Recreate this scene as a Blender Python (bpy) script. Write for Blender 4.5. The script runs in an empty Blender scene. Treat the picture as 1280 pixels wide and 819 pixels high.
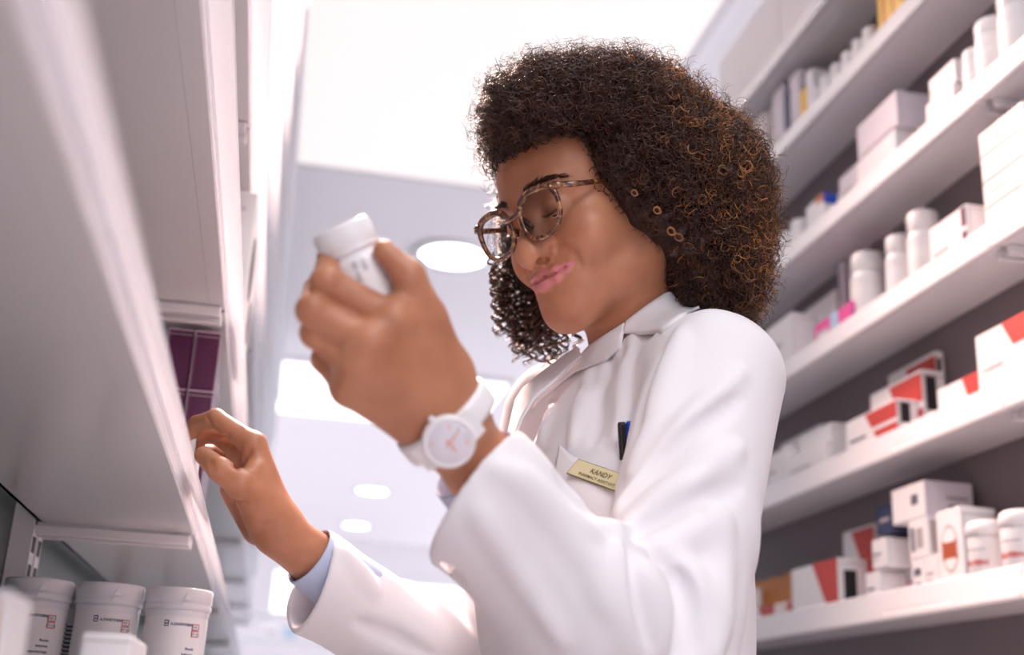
import bpy, math, random
import numpy as np
from mathutils import Matrix, Vector
random.seed(7)
RNG = np.random.default_rng(11)
SC = bpy.context.scene
COL = SC.collection

# ------------------------------------------------------------------ camera
# focal length in pixels of a 1280 x 819 frame; the aisle runs along +Y, X is right, Z is up
FPX, CX, CY = 1480.0, 640.0, 409.5
CAM = np.array([0.0, 0.0, 1.10])
def unit(v):
    v = np.asarray(v, float); return v / np.linalg.norm(v)
VY = unit((-318, 490, 1480))                       # where the aisle direction lies in camera axes (right, down, forward)
VZ = np.array((0.049, -0.946, 0.32)); VZ = unit(VZ - VZ.dot(VY) * VY)
VX = np.cross(VY, VZ)
M = np.stack([VX, VY, VZ])                         # camera axes -> world
def dirw(v): return M @ np.asarray(v, float)
def W(px, py, d):
    """world point that the lens sees at (px, py), d metres deep"""
    return CAM + M @ np.array([(px - CX) / FPX * d, (py - CY) / FPX * d, d])
def proj(p):
    q = M.T @ (np.asarray(p, float) - CAM); return CX + FPX * q[0] / q[2], CY + FPX * q[1] / q[2], q[2]
def y_at(px, X, Z):
    """the Y at which a line along the aisle at (X, Z) crosses image column px"""
    a = X * VX + (Z - CAM[2]) * VZ; t = (px - CX) / FPX
    return (t * a[2] - a[0]) / (VY[0] - t * VY[2])
cam_data = bpy.data.cameras.new('camera'); cam = bpy.data.objects.new('camera', cam_data); COL.objects.link(cam)
cam_data.sensor_width = 36.0; cam_data.sensor_fit = 'HORIZONTAL'; cam_data.lens = FPX / 1280 * 36.0
cam_data.clip_start = 0.02; cam_data.clip_end = 100
r_, u_, b_ = dirw((1, 0, 0)), dirw((0, -1, 0)), dirw((0, 0, -1))
cam.matrix_world = Matrix(((r_[0], u_[0], b_[0], CAM[0]), (r_[1], u_[1], b_[1], CAM[1]), (r_[2], u_[2], b_[2], CAM[2]), (0, 0, 0, 1)))
cam_data.dof.use_dof = True; cam_data.dof.focus_distance = 1.05; cam_data.dof.aperture_fstop = 3.8
SC.camera = cam

# ------------------------------------------------------------------ light and exposure
SC.view_settings.view_transform = 'Standard'; SC.view_settings.look = 'None'
SC.view_settings.gamma = 1.0; SC.view_settings.use_curve_mapping = False
SC.view_settings.exposure = 0.60
world = bpy.data.worlds.new('world'); SC.world = world; world.use_nodes = True
bg = world.node_tree.nodes['Background']; bg.inputs[0].default_value = (0.90, 0.87, 0.93, 1); bg.inputs[1].default_value = 1.25
def area_light(name, loc, target, size, power, color, spread=math.pi):
    d = bpy.data.lights.new(name, 'AREA'); d.shape = 'RECTANGLE'; d.size, d.size_y = size; d.energy = power; d.color = color; d.spread = spread
    o = bpy.data.objects.new(name, d); COL.objects.link(o); o.location = loc
    o.rotation_euler = (Vector(target) - Vector(loc)).to_track_quat('-Z', 'Y').to_euler(); return o
area_light('aisle_fill', (0.30, 1.0, 3.0), (0.30, 1.0, 0), (0.7, 2.6), 7, (1.0, 0.97, 0.97), 2.0)
area_light('aisle_fill', (0.15, -1.2, 3.0), (0.22, 0.9, 1.2), (0.9, 1.2), 5.0, (1.0, 0.965, 0.97), 1.4)  # added fill from behind the lens to brighten her coat and face
area_light('flare_wash_light', (0.10, 2.45, 3.06), (0.36, 1.15, 1.6), (0.5, 0.5), 30, (1.0, 0.66, 0.56), 1.1)  # added warm light imitating lens flare glow on hair and left shelves

# ------------------------------------------------------------------ materials
def mat(name, color, rough=0.5, metal=0.0, spec=0.5, noise=0.0, nscale=20.0, bump=0.0, bscale=200.0, sss=0.0, coat=0.0, alpha=1.0, trans=0.0, emit=None, estr=0.0, sheen=0.0):
    m = bpy.data.materials.new(name); m.use_nodes = True; nt = m.node_tree; b = nt.nodes['Principled BSDF']
    b.inputs['Base Color'].default_value = (*color, 1); b.inputs['Roughness'].default_value = rough
    b.inputs['Metallic'].default_value = metal; b.inputs['Specular IOR Level'].default_value = spec
    b.inputs['Coat Weight'].default_value = coat; b.inputs['Alpha'].default_value = alpha
    b.inputs['Transmission Weight'].default_value = trans; b.inputs['Sheen Weight'].default_value = sheen
    if sss: b.inputs['Subsurface Weight'].default_value = sss; b.inputs['Subsurface Radius'].default_value = (1, .35, .2); b.inputs['Subsurface Scale'].default_value = 0.006
    if emit: b.inputs['Emission Color'].default_value = (*emit, 1); b.inputs['Emission Strength'].default_value = estr
    tc = nt.nodes.new('ShaderNodeTexCoord')
    if noise:
        n = nt.nodes.new('ShaderNodeTexNoise'); n.inputs['Scale'].default_value = nscale; n.inputs['Detail'].default_value = 4
        nt.links.new(tc.outputs['Object'], n.inputs['Vector'])
        r = nt.nodes.new('ShaderNodeMapRange'); r.inputs['To Min'].default_value = 1 - noise; r.inputs['To Max'].default_value = 1 + noise
        nt.links.new(n.outputs['Fac'], r.inputs['Value'])
        x = nt.nodes.new('ShaderNodeMix'); x.data_type = 'RGBA'; x.blend_type = 'MULTIPLY'; x.inputs[0].default_value = 1
        x.inputs[6].default_value = (*color, 1); nt.links.new(r.outputs[0], x.inputs[7]); nt.links.new(x.outputs[2], b.inputs['Base Color'])
    if bump:
        n = nt.nodes.new('ShaderNodeTexNoise'); n.inputs['Scale'].default_value = bscale; n.inputs['Detail'].default_value = 5
        nt.links.new(tc.outputs['Object'], n.inputs['Vector'])
        bp = nt.nodes.new('ShaderNodeBump'); bp.inputs['Strength'].default_value = bump; bp.inputs['Distance'].default_value = 0.001
        nt.links.new(n.outputs['Fac'], bp.inputs['Height']); nt.links.new(bp.outputs['Normal'], b.inputs['Normal'])
    return m
MAT = dict(
    ceiling=mat('ceiling_paint', (.88, .86, .89), .8, noise=.02, nscale=3),
    wall=mat('wall_paint', (.78, .76, .79), .7, noise=.03, nscale=4),
    floor=mat('floor_vinyl', (.74, .72, .75), .3, noise=.06, nscale=6),
    enamel=mat('white_enamel', (.78, .77, .80), .22, spec=.6, noise=.02, nscale=8, bump=.03, bscale=90),
    enamel_dim=mat('grey_enamel', (.60, .61, .64), .3, noise=.03, nscale=9),
    backpanel=mat('grey_green_back_panel', (.11, .14, .135), .45, noise=.08, nscale=7),
    mauve=mat('grey_mauve_back_panel', (.185, .155, .17), .5, noise=.06, nscale=6),
    clear=mat('clear_plastic', (.92, .93, .96), .08, spec=.6, trans=.85, alpha=.55),
    steel=mat('zinc_steel', (.55, .55, .58), .3, metal=.9),
    dark=mat('dark_slot', (.03, .03, .035), .6),
    card=mat('white_card', (.86, .85, .87), .45, noise=.015, nscale=30),
    card_lilac=mat('lilac_card', (.70, .66, .73), .5, noise=.02, nscale=30),
    card_grey=mat('grey_card', (.45, .41, .41), .55, noise=.06, nscale=40),
    purple=mat('purple_card', (.095, .009, .063), .38, noise=.05, nscale=25),
    purple_edge=mat('pale_card_edge', (.62, .45, .58), .5),
    red=mat('red_print', (.56, .055, .045), .45, noise=.04, nscale=30),
    orange=mat('orange_print', (.62, .19, .05), .45, noise=.05, nscale=30),
    brown=mat('brown_print', (.42, .085, .03), .5),
    amber=mat('amber_card', (.60, .22, .045), .45, noise=.12, nscale=60),
    black=mat('black_print', (.02, .018, .022), .4),
    ink=mat('grey_ink', (.12, .12, .17), .5),
    navy=mat('navy_print', (.03, .04, .12), .45),
    pink=mat('pink_print', (.85, .10, .38), .4),
    skyblue=mat('pale_blue_print', (.45, .65, .85), .45),
    yellow=mat('yellow_print', (.90, .55, .06), .45),
    redink=mat('red_ink', (.55, .06, .08), .5),
    plastic=mat('white_plastic', (.84, .83, .85), .33, spec=.5, sss=.0, noise=.01, nscale=15),
    plastic2=mat('cool_white_plastic', (.80, .81, .85), .28, spec=.5),
    watchdial=mat('pale_dial', (.74, .72, .80), .15, coat=.6),
    coral=mat('coral_marks', (.85, .45, .38), .5),
    gold=mat('brushed_gold', (.86, .78, .48), .32, metal=.35, noise=.06, nscale=60),
    goldedge=mat('dark_gold_edge', (.30, .24, .10), .35, metal=.7),
    engraved=mat('engraved_ink', (.10, .07, .03), .5),
    bluepen=mat('blue_pen_plastic', (.01, .07, .55), .3),
    blackpen=mat('black_pen_plastic', (.012, .011, .014), .35),
    lamp=mat('lamp_diffuser', (1, 1, 1), .5, emit=(1.0, .985, .98), estr=3.0),
    panel=mat('luminous_panel', (1, 1, 1), .5, emit=(1.0, .98, .985), estr=.95),
    warm=mat('warm_luminous_panel', (.35, .34, .34), .6, emit=(1.0, .895, .88), estr=.56),
    eyewhite=mat('eye_white', (.72, .68, .66), .12, coat=.5),
    iris=mat('dark_iris', (.03, .014, .008), .1, coat=.8),
    nail=mat('finger_nail', (.62, .36, .30), .25, coat=.3),
)
# ------------------------------------------------------------------ scene helpers
def tag(o, label=None, cat=None, group=None, kind=None):
    if label: o['label'] = label
    if cat: o['category'] = cat
    if group: o['group'] = group
    if kind: o['kind'] = kind
    return o
def link(o, parent=None):
    COL.objects.link(o)
    if parent is not None: o.parent = parent
    return o
def empty(name, loc, label, cat, group=None, rotz=0):
    o = bpy.data.objects.new(name, None); o.location = loc; o.rotation_euler = (0, 0, rotz); o.empty_display_size = .02
    link(o); return tag(o, label, cat, group)
class MB:
    """collects shapes with materials and links them as one mesh object"""
    def __init__(s): s.v = []; s.f = []; s.mi = []; s.mats = []; s.sm = []
    def m(s, name):
        k = MAT[name] if isinstance(name, str) else name
        if k not in s.mats: s.mats.append(k)
        return s.mats.index(k)
    def add(s, vs, fs, mname, smooth=False):
        o = len(s.v); i = s.m(mname); s.v += [tuple(map(float, v)) for v in vs]
        s.f += [tuple(o + int(k) for k in f) for f in fs]; s.mi += [i] * len(fs); s.sm += [smooth] * len(fs); return s
    def box(s, lo, hi, mname, bevel=0.0):
        """box, its edges chamfered by bevel"""
        lo = np.array(lo, float); hi = np.array(hi, float); b = bevel
        if b <= 0:
            x0, y0, z0 = lo; x1, y1, z1 = hi
            vs = [(x0, y0, z0), (x1, y0, z0), (x1, y1, z0), (x0, y1, z0), (x0, y0, z1), (x1, y0, z1), (x1, y1, z1), (x0, y1, z1)]
            return s.add(vs, [(0, 3, 2, 1), (4, 5, 6, 7), (0, 1, 5, 4), (1, 2, 6, 5), (2, 3, 7, 6), (3, 0, 4, 7)], mname)
        vs = []; idx = {}
        for cx in (0, 1):
            for cy in (0, 1):
                for cz in (0, 1):
                    c = np.array([(lo, hi)[cx][0], (lo, hi)[cy][1], (lo, hi)[cz][2]]); sg = np.array([1 - 2 * cx, 1 - 2 * cy, 1 - 2 * cz])
                    for ax in range(3):
                        off = sg * b; off[ax] = 0; idx[(cx, cy, cz, ax)] = len(vs); vs.append(c + off)
        fs = []
        for ax in range(3):
            o1, o2 = [(1, 2), (2, 0), (0, 1)][ax]
            for e in (0, 1):
                q = []
                for a_, b2 in ((0, 0), (1, 0), (1, 1), (0, 1)):
                    k = [0, 0, 0]; k[ax] = e; k[o1] = a_; k[o2] = b2; q.append(idx[(*k, ax)])
                fs.append(q if e else q[::-1])
        for ax in range(3):
            o1, o2 = [(1, 2), (2, 0), (0, 1)][ax]
            for a_ in (0, 1):
                for b2 in (0, 1):
                    k0 = [0, 0, 0]; k0[o1] = a_; k0[o2] = b2; k1 = list(k0); k1[ax] = 1
                    q = [idx[(*k0, o1)], idx[(*k1, o1)], idx[(*k1, o2)], idx[(*k0, o2)]]
                    fs.append(q if (a_ ^ b2) else q[::-1])
        for cx in (0, 1):
            for cy in (0, 1):
                for cz in (0, 1):
                    q = [idx[(cx, cy, cz, a)] for a in range(3)]
                    fs.append(q if (cx + cy + cz) % 2 else q[::-1])
        return s.add(vs, fs, mname)
    def lathe(s, prof, mname, n=40, c=(0, 0, 0), smooth=True, axis=None, caps=True):
        """turned body: prof = [(radius, height)]"""
        c = np.array(c, float); vs = []
        if axis is None: ex, ey, ez = np.eye(3)
        else:
            ez = unit(axis); ex = unit(np.cross((0.3, 0.9, 0.1), ez)); ey = np.cross(ez, ex)
        for r, z in prof:
            for k in range(n):
                a = 2 * math.pi * k / n; vs.append(c + ex * (r * math.cos(a)) + ey * (r * math.sin(a)) + ez * z)
        fs = []
        for i in range(len(prof) - 1):
            for k in range(n):
                fs.append((i * n + k, i * n + (k + 1) % n, (i + 1) * n + (k + 1) % n, (i + 1) * n + k))
        if caps: fs.append(tuple(range(n))[::-1]); fs.append(tuple((len(prof) - 1) * n + k for k in range(n)))
        return s.add(vs, fs, mname, smooth)
    def tube(s, pts, r, mname, n=8, closed=False, smooth=True):
        pts = [np.array(p, float) for p in pts]; N = len(pts); vs = []
        rr = r if hasattr(r, '__len__') else [r] * N
        up = np.array((0.13, 0.21, 0.97))
        for i, p in enumerate(pts):
            t = unit(pts[(i + 1) % N] - pts[i - 1]) if closed else unit(pts[min(i + 1, N - 1)] - pts[max(i - 1, 0)])
            a = np.cross(up, t)
            if np.linalg.norm(a) < .05: a = np.cross((1, 0, 0), t)
            a = unit(a); b = np.cross(t, a); up = b
            for k in range(n):
                g = 2 * math.pi * k / n; vs.append(p + (a * math.cos(g) + b * math.sin(g)) * rr[i])
        fs = []
        for i in range(N if closed else N - 1):
            j = (i + 1) % N
            for k in range(n): fs.append((i * n + k, i * n + (k + 1) % n, j * n + (k + 1) % n, j * n + k))
        if not closed: fs += [tuple(range(n))[::-1], tuple((N - 1) * n + k for k in range(n))]
        return s.add(vs, fs, mname, smooth)
    def prism(s, poly, o, ex, ey, n, t, mname):
        """flat polygon in the plane (ex, ey) at o, thickened by t along n"""
        o, ex, ey, n = map(lambda q: np.array(q, float), (o, ex, ey, n)); k = len(poly)
        vs = [o + ex * a + ey * b for a, b in poly] + [o + ex * a + ey * b + n * t for a, b in poly]
        fs = [tuple(range(k))[::-1], tuple(range(k, 2 * k))] + [(i, (i + 1) % k, k + (i + 1) % k, k + i) for i in range(k)]
        return s.add(vs, fs, mname)
    def text(s, body, size, o, ex, ey, mname, align='LEFT', bend=None, lift=0.0003, bold=0.0):
        """lettering lying on the plane (ex, ey) at o; bend = (centre, radius, angle0) wraps it round an upright cylinder"""
        cu = bpy.data.curves.new('lettering', 'FONT'); cu.body = body; cu.size = size; cu.align_x = align; cu.resolution_u = 2; cu.offset = bold
        to = bpy.data.objects.new('lettering', cu); me = to.to_mesh(); o = np.array(o, float); ex = np.array(ex, float); ey = np.array(ey, float)
        nn = np.cross(ex, ey) if bend is None else None; vs = []
        for v in me.vertices:
            if bend is None: vs.append(o + ex * v.co.x + ey * v.co.y + nn * lift)
            else:
                c, R, a0 = bend; a = a0 + v.co.x / R; vs.append((c[0] + (R + lift) * math.cos(a), c[1] + (R + lift) * math.sin(a), o[2] + v.co.y))
        fs = [tuple(p.vertices) for p in me.polygons]; to.to_mesh_clear(); bpy.data.objects.remove(to); bpy.data.curves.remove(cu)
        if fs: s.add(vs, fs, mname)
        return s
    def build(s, name, parent=None):
        me = bpy.data.meshes.new(name); me.from_pydata(s.v, [], s.f)
        for k in s.mats: me.materials.append(k)
        me.polygons.foreach_set('material_index', s.mi); me.polygons.foreach_set('use_smooth', s.sm); me.update()
        return link(bpy.data.objects.new(name, me), parent)
def modifier_bevel(o, w=.002, seg=2):
    b = o.modifiers.new('bevel', 'BEVEL'); b.width = w; b.segments = seg; b.limit_method = 'ANGLE'; return o
def copy_tree(o, parent=None):
    c = o.copy(); COL.objects.link(c); c.parent = parent
    for ch in o.children: copy_tree(ch, c)
    return c
# ------------------------------------------------------------------ the room
CZ = CAM[2]; CEIL = 3.12; FARY = 14.0; BACKX = 1.125
def structure(mb, name): return tag(mb.build(name), kind='structure')
structure(MB().box((-3.2, -4.0, -.06), (3.6, FARY, 0), 'floor'), 'floor')
structure(MB().box((-3.2, -1.2, CEIL), (3.6, FARY, CEIL + .08), 'ceiling'), 'ceiling')
structure(MB().box((BACKX + .01, -1.0, 0), (BACKX + .10, 3.06, CZ + 1.60), 'mauve'), 'wall_right')
structure(MB().box((-3.2, FARY, 0), (3.6, FARY + .1, CEIL), 'wall'), 'wall_far')
structure(MB().box((-.40, -1.2, 0), (-.31, 7.0, CEIL), 'wall'), 'wall_left')
structure(MB().box((-3.2, -1.9, 0), (.02, -1.8, CEIL), 'wall'), 'light_block_wall')  # unseen wall added to cut the light on the left shelves
# luminous ceiling panels and downlights
def ceiling_panel(x0, x1, y0, y1, m, label):
    e = empty('ceiling_light', ((x0 + x1) / 2, (y0 + y1) / 2, CEIL - .03), label, 'ceiling light'); hx, hy = (x1 - x0) / 2, (y1 - y0) / 2
    f = MB(); t = .03
    for a in (((-hx, -hy), (hx, -hy + t)), ((-hx, hy - t), (hx, hy)), ((-hx, -hy + t), (-hx + t, hy - t)), ((hx - t, -hy + t), (hx, hy - t))): f.box((*a[0], -.0), (*a[1], .03), 'enamel')
    f.build('frame', e); MB().box((-hx + t, -hy + t, .004), (hx - t, hy - t, .02), m).build('diffuser', e)
ceiling_panel(-.28, 1.10, 2.45, 4.15, 'warm', 'large luminous ceiling panel above and behind the raised bottle')
ceiling_panel(-.28, 1.3, 6.75, 8.05, 'panel', 'bright ceiling panel behind the wrist of the raised hand')
def downlight(px, py, d, label):
    # where the sight line meets the ceiling
    dr = M @ np.array([(px - CX) / FPX, (py - CY) / FPX, 1.0]); t = (CEIL - .012 - CZ) / dr[2]; p = CAM + dr * t
    e = empty('downlight', p, label, 'ceiling light', 'round downlights in the aisle ceiling'); r = d / 2
    MB().lathe([(r, .0), (r * 1.25, .0), (r * 1.28, .004), (r * 1.22, .012), (r, .012)], 'enamel', 40, caps=False).build('trim_ring', e)
    MB().lathe([(.002, .002), (r * .6, .001), (r * .98, .004), (r, .010)], 'lamp', 40).build('diffuser', e)
downlight(566, 322, .30, 'round downlight glowing beside the lenses of the glasses')
downlight(465, 615, .27, 'round downlight below the wristwatch, the upper of two')
downlight(445, 658, .27, 'round downlight below the wristwatch, the lower of two')
# lit wall panels and a counter at the far end
def wall_light(x0, x1, z0, z1, label):
    e = empty('wall_light', ((x0 + x1) / 2, FARY - .04, z0), label, 'light'); w = (x1 - x0) / 2; h = z1 - z0
    MB().box((-w, 0, 0), (w, .04, h), 'enamel').build('frame', e); MB().box((-w + .04, -.012, .04), (w - .04, .01, h - .04), 'panel').build('diffuser', e)
wall_light(-.02, .42, 1.05 + CZ, 1.65 + CZ, 'bright lit panel on the far wall between shelf edge and reaching forearm')
wall_light(1.2, 2.6, 1.25 + CZ, 1.6 + CZ, 'wide bright lit panel on the far wall above the reaching sleeve')
fs = empty('display_shelf', (.35, 11.5, 0), 'blurred white display shelves at the far end of the aisle', 'shelf')
for x in (-.6, .58): MB().box((x, 0, 0), (x + .03, .4, CZ + .95), 'enamel').build('side_panel', fs)
for z in (.35, .75, 1.15, 1.50, 1.80, CZ + .93): MB().box((-.57, .0, z), (.58, .4, z + .025), 'enamel').build('shelf', fs)
for i, (x, z, w, h, m) in enumerate([(-.40, 1.825, .16, .13, 'card'), (-.20, 1.825, .12, .10, 'skyblue'), (.0, 1.825, .18, .15, 'card'), (.24, 1.825, .12, .11, 'card_lilac'), (-.30, 1.525, .14, .12, 'skyblue'), (-.05, 1.525, .2, .14, 'card')]):
    modifier_bevel(tag(MB().box((.35 + x, 11.53, z + .0003), (.35 + x + w, 11.75, z + h), m).box((.35 + x + w * .1, 11.528, z + h * .25), (.35 + x + w * .9, 11.531, z + h * .45), 'card_grey').build('carton'), ['pale carton, first from the left on the far display shelf', 'blue carton on the far display shelf, upper row', 'pale carton in the middle of the far display shelf', 'lilac carton on the far display shelf', 'blue carton on the lower board of the far display shelf', 'pale wide carton on the lower board of the far display shelf'][i], 'carton', 'cartons on the far display shelf'), .004)

# ------------------------------------------------------------------ left-hand shelving, bay after bay down the aisle
LX, LB = -.092, -.285                                                       # front of the decks, back panel
LZ = [-.235, -.035, .194, .466, .715, .955, 1.19, 1.42, 1.66]                    # undersides above the lens
def left_bay(y0, y1, label):
    e = empty('shelving_unit', (LX, y0, 0), label, 'shelving', 'left shelving along the aisle'); L = y1 - y0; bx_ = LB - LX
    MB().box((bx_ - .012, .004, .0), (bx_, L - .004, CEIL - .05), 'backpanel').build('back_panel', e)
    for yy in (.004, L - .030):
        u = MB(); u.box((bx_ + .001, yy, 0), (bx_ + .024, yy + .026, CEIL - .06), 'enamel')
        for z in np.arange(.3, CEIL - .2, .03): u.box((bx_ + .0235, yy + .006, z), (bx_ + .0248, yy + .010, z + .017), 'dark'); u.box((bx_ + .0235, yy + .015, z), (bx_ + .0248, yy + .019, z + .017), 'dark')
        u.build('upright', e)
    for z in LZ:
        fx = .032 if z < .1 else 0.0; Z = CZ + z
        s = MB(); s.box((bx_ + .026, .006, Z), (fx - .002, L - .006, Z + .006), 'enamel_shaded')
        s.box((fx - .020, .006, Z - .0004), (fx, L - .006, Z + .030), 'enamel_shaded', .0015); s.box((bx_ + .026, .006, Z + .024), (fx - .018, L - .006, Z + .030), 'enamel')
        s.box((bx_ + .026, .006, Z), (bx_ + .030, L - .006, Z + .028), 'enamel')
        so = s.build('shelf', e)
        for yy in (.010, L - .022):
            b = MB(); b.box((bx_ + .022, yy, Z - .014), (fx - .004, yy + .012, Z - .0025), 'enamel', .0015)
            b.box((bx_ + .022, yy + .003, Z - .0025), (fx - .004, yy + .009, Z + .022), 'enamel_dim')
            for t in (.42, .75): b.lathe([(.0005, .003), (.003, .003), (.0042, .0018), (.0045, 0)], 'steel', 14, (bx_ * (1 - t), yy + (.0 if yy < .1 else .0), Z + .004), True, (0, -1, 0))
            b.build('bracket', so)
        r = MB(); N = 1
        prof = [(-.004, .0290), (.000, .0296), (.004, .025), (.0235, -.0095), (.0225, -.0120), (.0190, -.0105), (.0015, .018), (-.002, .004), (-.006, .003)]
        vs = [(fx + a, yy, Z + c) for yy in (.004, L - .004) for a, c in prof]; n = len(prof)
        r.add(vs, [tuple(range(n))[::-1], tuple(range(n, 2 * n))] + [(i, (i + 1) % n, n + (i + 1) % n, n + i) for i in range(n)], 'rail')
        ro = r.build('label_rail', so)
    return e
MAT['enamel_shaded'] = mat('glossy_shaded_enamel', (.73, .735, .75), .20, spec=.6, noise=.03, nscale=7, bump=.03, bscale=70)  # white enamel toned down; shade under the left shelves put into its colour
def rail_material():
    m = mat('milky_plastic_rail', (.90, .90, .93), .15, spec=.6); nt = m.node_tree; b = nt.nodes['Principled BSDF']; out = nt.nodes['Material Output']
    t = nt.nodes.new('ShaderNodeBsdfTranslucent'); t.inputs[0].default_value = (.95, .95, .98, 1); c = nt.nodes.new('ShaderNodeBsdfTransparent'); c.inputs[0].default_value = (.97, .97, 1, 1)
    x = nt.nodes.new('ShaderNodeMixShader'); x.inputs[0].default_value = .55; y = nt.nodes.new('ShaderNodeMixShader'); y.inputs[0].default_value = .22
    nt.links.new(b.outputs[0], x.inputs[1]); nt.links.new(t.outputs[0], x.inputs[2]); nt.links.new(x.outputs[0], y.inputs[1]); nt.links.new(c.outputs[0], y.inputs[2]); nt.links.new(y.outputs[0], out.inputs['Surface']); return m
MAT['rail'] = rail_material()
left_bay(-.42, 1.40, 'nearest bay of left shelving, with plastic tubs on its lower shelf')
left_bay(1.40, 2.40, 'second bay of left shelving, with purple boxes at its front')
for y0, w in ((2.40, 'third bay of left shelving, past the carton with round holes'), (3.40, 'fourth bay of left shelving, blurred behind the raised hand'), (4.40, 'fifth bay of left shelving, second from the far end'), (5.40, 'farthest bay of left shelving at the end of the run')): left_bay(y0, y0 + 1.0, w)

# ------------------------------------------------------------------ right-hand shelving
RX = 1.0; RZ = [-.05, .203, .467, .715, .962, 1.23, 1.465]                        # lower edge of each front rail above the lens
DECK = .034                                                                # deck top over that edge
def right_bay(y0, y1, label):
    e = empty('wall_shelving', (RX, y0, 0), label, 'shelving', 'right shelving behind the woman'); L = y1 - y0; d = BACKX - RX
    MB().box((d - .010, .002, .0), (d, L - .002, CZ + 1.58), 'mauve').build('back_panel', e)
    for yy in (.003, L - .025): 
        u = MB(); u.box((d - .024, yy, 0), (d - .0105, yy + .022, CZ + 1.59), 'enamel_dim')
        for z in np.arange(.3, 2.66, .05): u.box((d - .0248, yy + .008, z), (d - .0238, yy + .013, z + .022), 'dark')
        u.build('upright', e)
    for z in RZ:
        Z = CZ + z; s = MB(); s.box((.004, .004, Z + .004), (d - .0105, L - .004, Z + DECK), 'enamel', .0015); so = s.build('shelf', e)
        for yy in (.006, L - .018): MB().box((.01, yy, Z - .012), (d - .012, yy + .010, Z + .0035), 'enamel', .0015).build('bracket', so)
        prof = [(.006, .046), (.002, .050), (-.004, .046), (-.012, .004), (-.011, .000), (-.006, .000), (.004, .004), (.006, .020)]
        vs = [(a, yy, Z + c) for yy in (.002, L - .002) for a, c in prof]; n = len(prof)
        r = MB(); r.add(vs, [tuple(range(n))[::-1], tuple(range(n, 2 * n))] + [(i, (i + 1) % n, n + (i + 1) % n, n + i) for i in range(n)], 'enamel'); lrail = r.build('label_rail', so)
        if y0 > 1 and z in LABELS:
            for pa, pb, kind in LABELS[z]:
                ya, yb = (y_at(q_, RX - .008, Z + .02) - y0 for q_ in (pa, pb)); pl = MB(); up_ = unit((.0105, 0, .042)); o_ = np.array((-.0110, ya, Z + .008)); nn_ = np.cross((0, -1, 0), up_); Ln = abs(ya - yb)
                pl.prism([(0, 0), (Ln, 0), (Ln, .032), (0, .032)], o_ + nn_ * .0002, (0, -1, 0), up_, nn_, .0003, 'card')
                for j in range(4 if kind == 't' else 5):
                    w_ = Ln * (.9 - .17 * ((j * 3) % 4)); pl.prism([(Ln * .05, .005 + .0055 * j), (w_, .005 + .0055 * j), (w_, .0072 + .0055 * j), (Ln * .05, .0072 + .0055 * j)], o_ + nn_ * .0006, (0, -1, 0), up_, nn_, .0002, 'faint')
                pl.build('price_label', so)
    return e
MAT['faint'] = mat('faint_print', (.58, .56, .60), .5)
LABELS = {.203: [(1105, 1190, 't'), (1268, 1279.5, 'b')], .467: [(1115, 1170, 't')], .715: [(1060, 1110, 't'), (1215, 1262, 't')]}
right_bay(.25, 1.46, 'nearest bay of right shelving, at the edge of the picture')
right_bay(1.46, 3.02, 'long bay of right shelving stocked with boxes and white bottles')
# ------------------------------------------------------------------ smooth solids: distance fields turned into meshes
class Prim:
    __slots__ = ('fn', 'c', 'R', 'op', 'k')
    def __init__(s, fn, c, R, op='u', k=.01): s.fn, s.c, s.R, s.op, s.k = fn, np.array(c, float), float(R), op, k
def smin(a, b, k):
    if k <= 0: return np.minimum(a, b)
    h = np.maximum(k - np.abs(a - b), 0) / k; return np.minimum(a, b) - h * h * k * .25
def smax(a, b, k): return -smin(-a, -b, k)
def cone_d(p, a, b, ra, rb, flat=None):
    if flat is not None:
        n, s = flat; q = (p - a) @ n; p = p + np.outer(q * (s - 1), n); qb = (b - a) @ n; b = b + n * qb * (s - 1)
    ba = b - a; h = np.clip(((p - a) @ ba) / max(ba @ ba, 1e-9), 0, 1)
    d = np.linalg.norm(p - a - h[:, None] * ba, axis=1) - (ra + (rb - ra) * h)
    return d / (flat[1] ** .5) if flat is not None else d
def cone(a, b, ra, rb, op='u', k=.01, flat=None):
    a = np.array(a, float); b = np.array(b, float)
    if flat is not None: flat = (unit(flat[0]), flat[1])
    return Prim(lambda p: cone_d(p, a, b, ra, rb, flat), (a + b) / 2, np.linalg.norm(b - a) / 2 + max(ra, rb), op, k)
def chain(pts, rad, op='u', k=.01, ki=.004):
    pts = [np.array(q, float) for q in pts]
    def fn(p):
        d = cone_d(p, pts[0], pts[1], rad[0], rad[1])
        for i in range(1, len(pts) - 1): d = smin(d, cone_d(p, pts[i], pts[i + 1], rad[i], rad[i + 1]), ki)
        return d
    P = np.array(pts); c = (P.min(0) + P.max(0)) / 2
    return Prim(fn, c, np.linalg.norm(P - c, axis=1).max() + max(rad), op, k)
def ell(c, r, axes=None, op='u', k=.01):
    c = np.array(c, float); r = np.array(r, float); A = np.eye(3) if axes is None else np.array(axes, float)
    def fn(p):
        q = (p - c) @ A.T; k0 = np.linalg.norm(q / r, axis=1); k1 = np.linalg.norm(q / (r * r), axis=1)
        return np.where(k0 < .02, -r.min(), k0 * (k0 - 1) / np.maximum(k1, 1e-9))
    return Prim(fn, c, r.max(), op, k)
def sph(c, r, op='u', k=.01):
    c = np.array(c, float); return Prim(lambda p: np.linalg.norm(p - c, axis=1) - r, c, r, op, k)
def combine(p, prims, cc=None, cr=0.0):
    d = np.full(len(p), 1.0)
    for q in prims:
        if cc is not None and np.linalg.norm(q.c - cc) - q.R > cr: continue
        e = q.fn(p)
        if q.op == 'u': d = smin(d, e, q.k)
        elif q.op == 's': d = smax(d, -e, q.k)
        else: d = smax(d, e, q.k)
    return d
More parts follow.
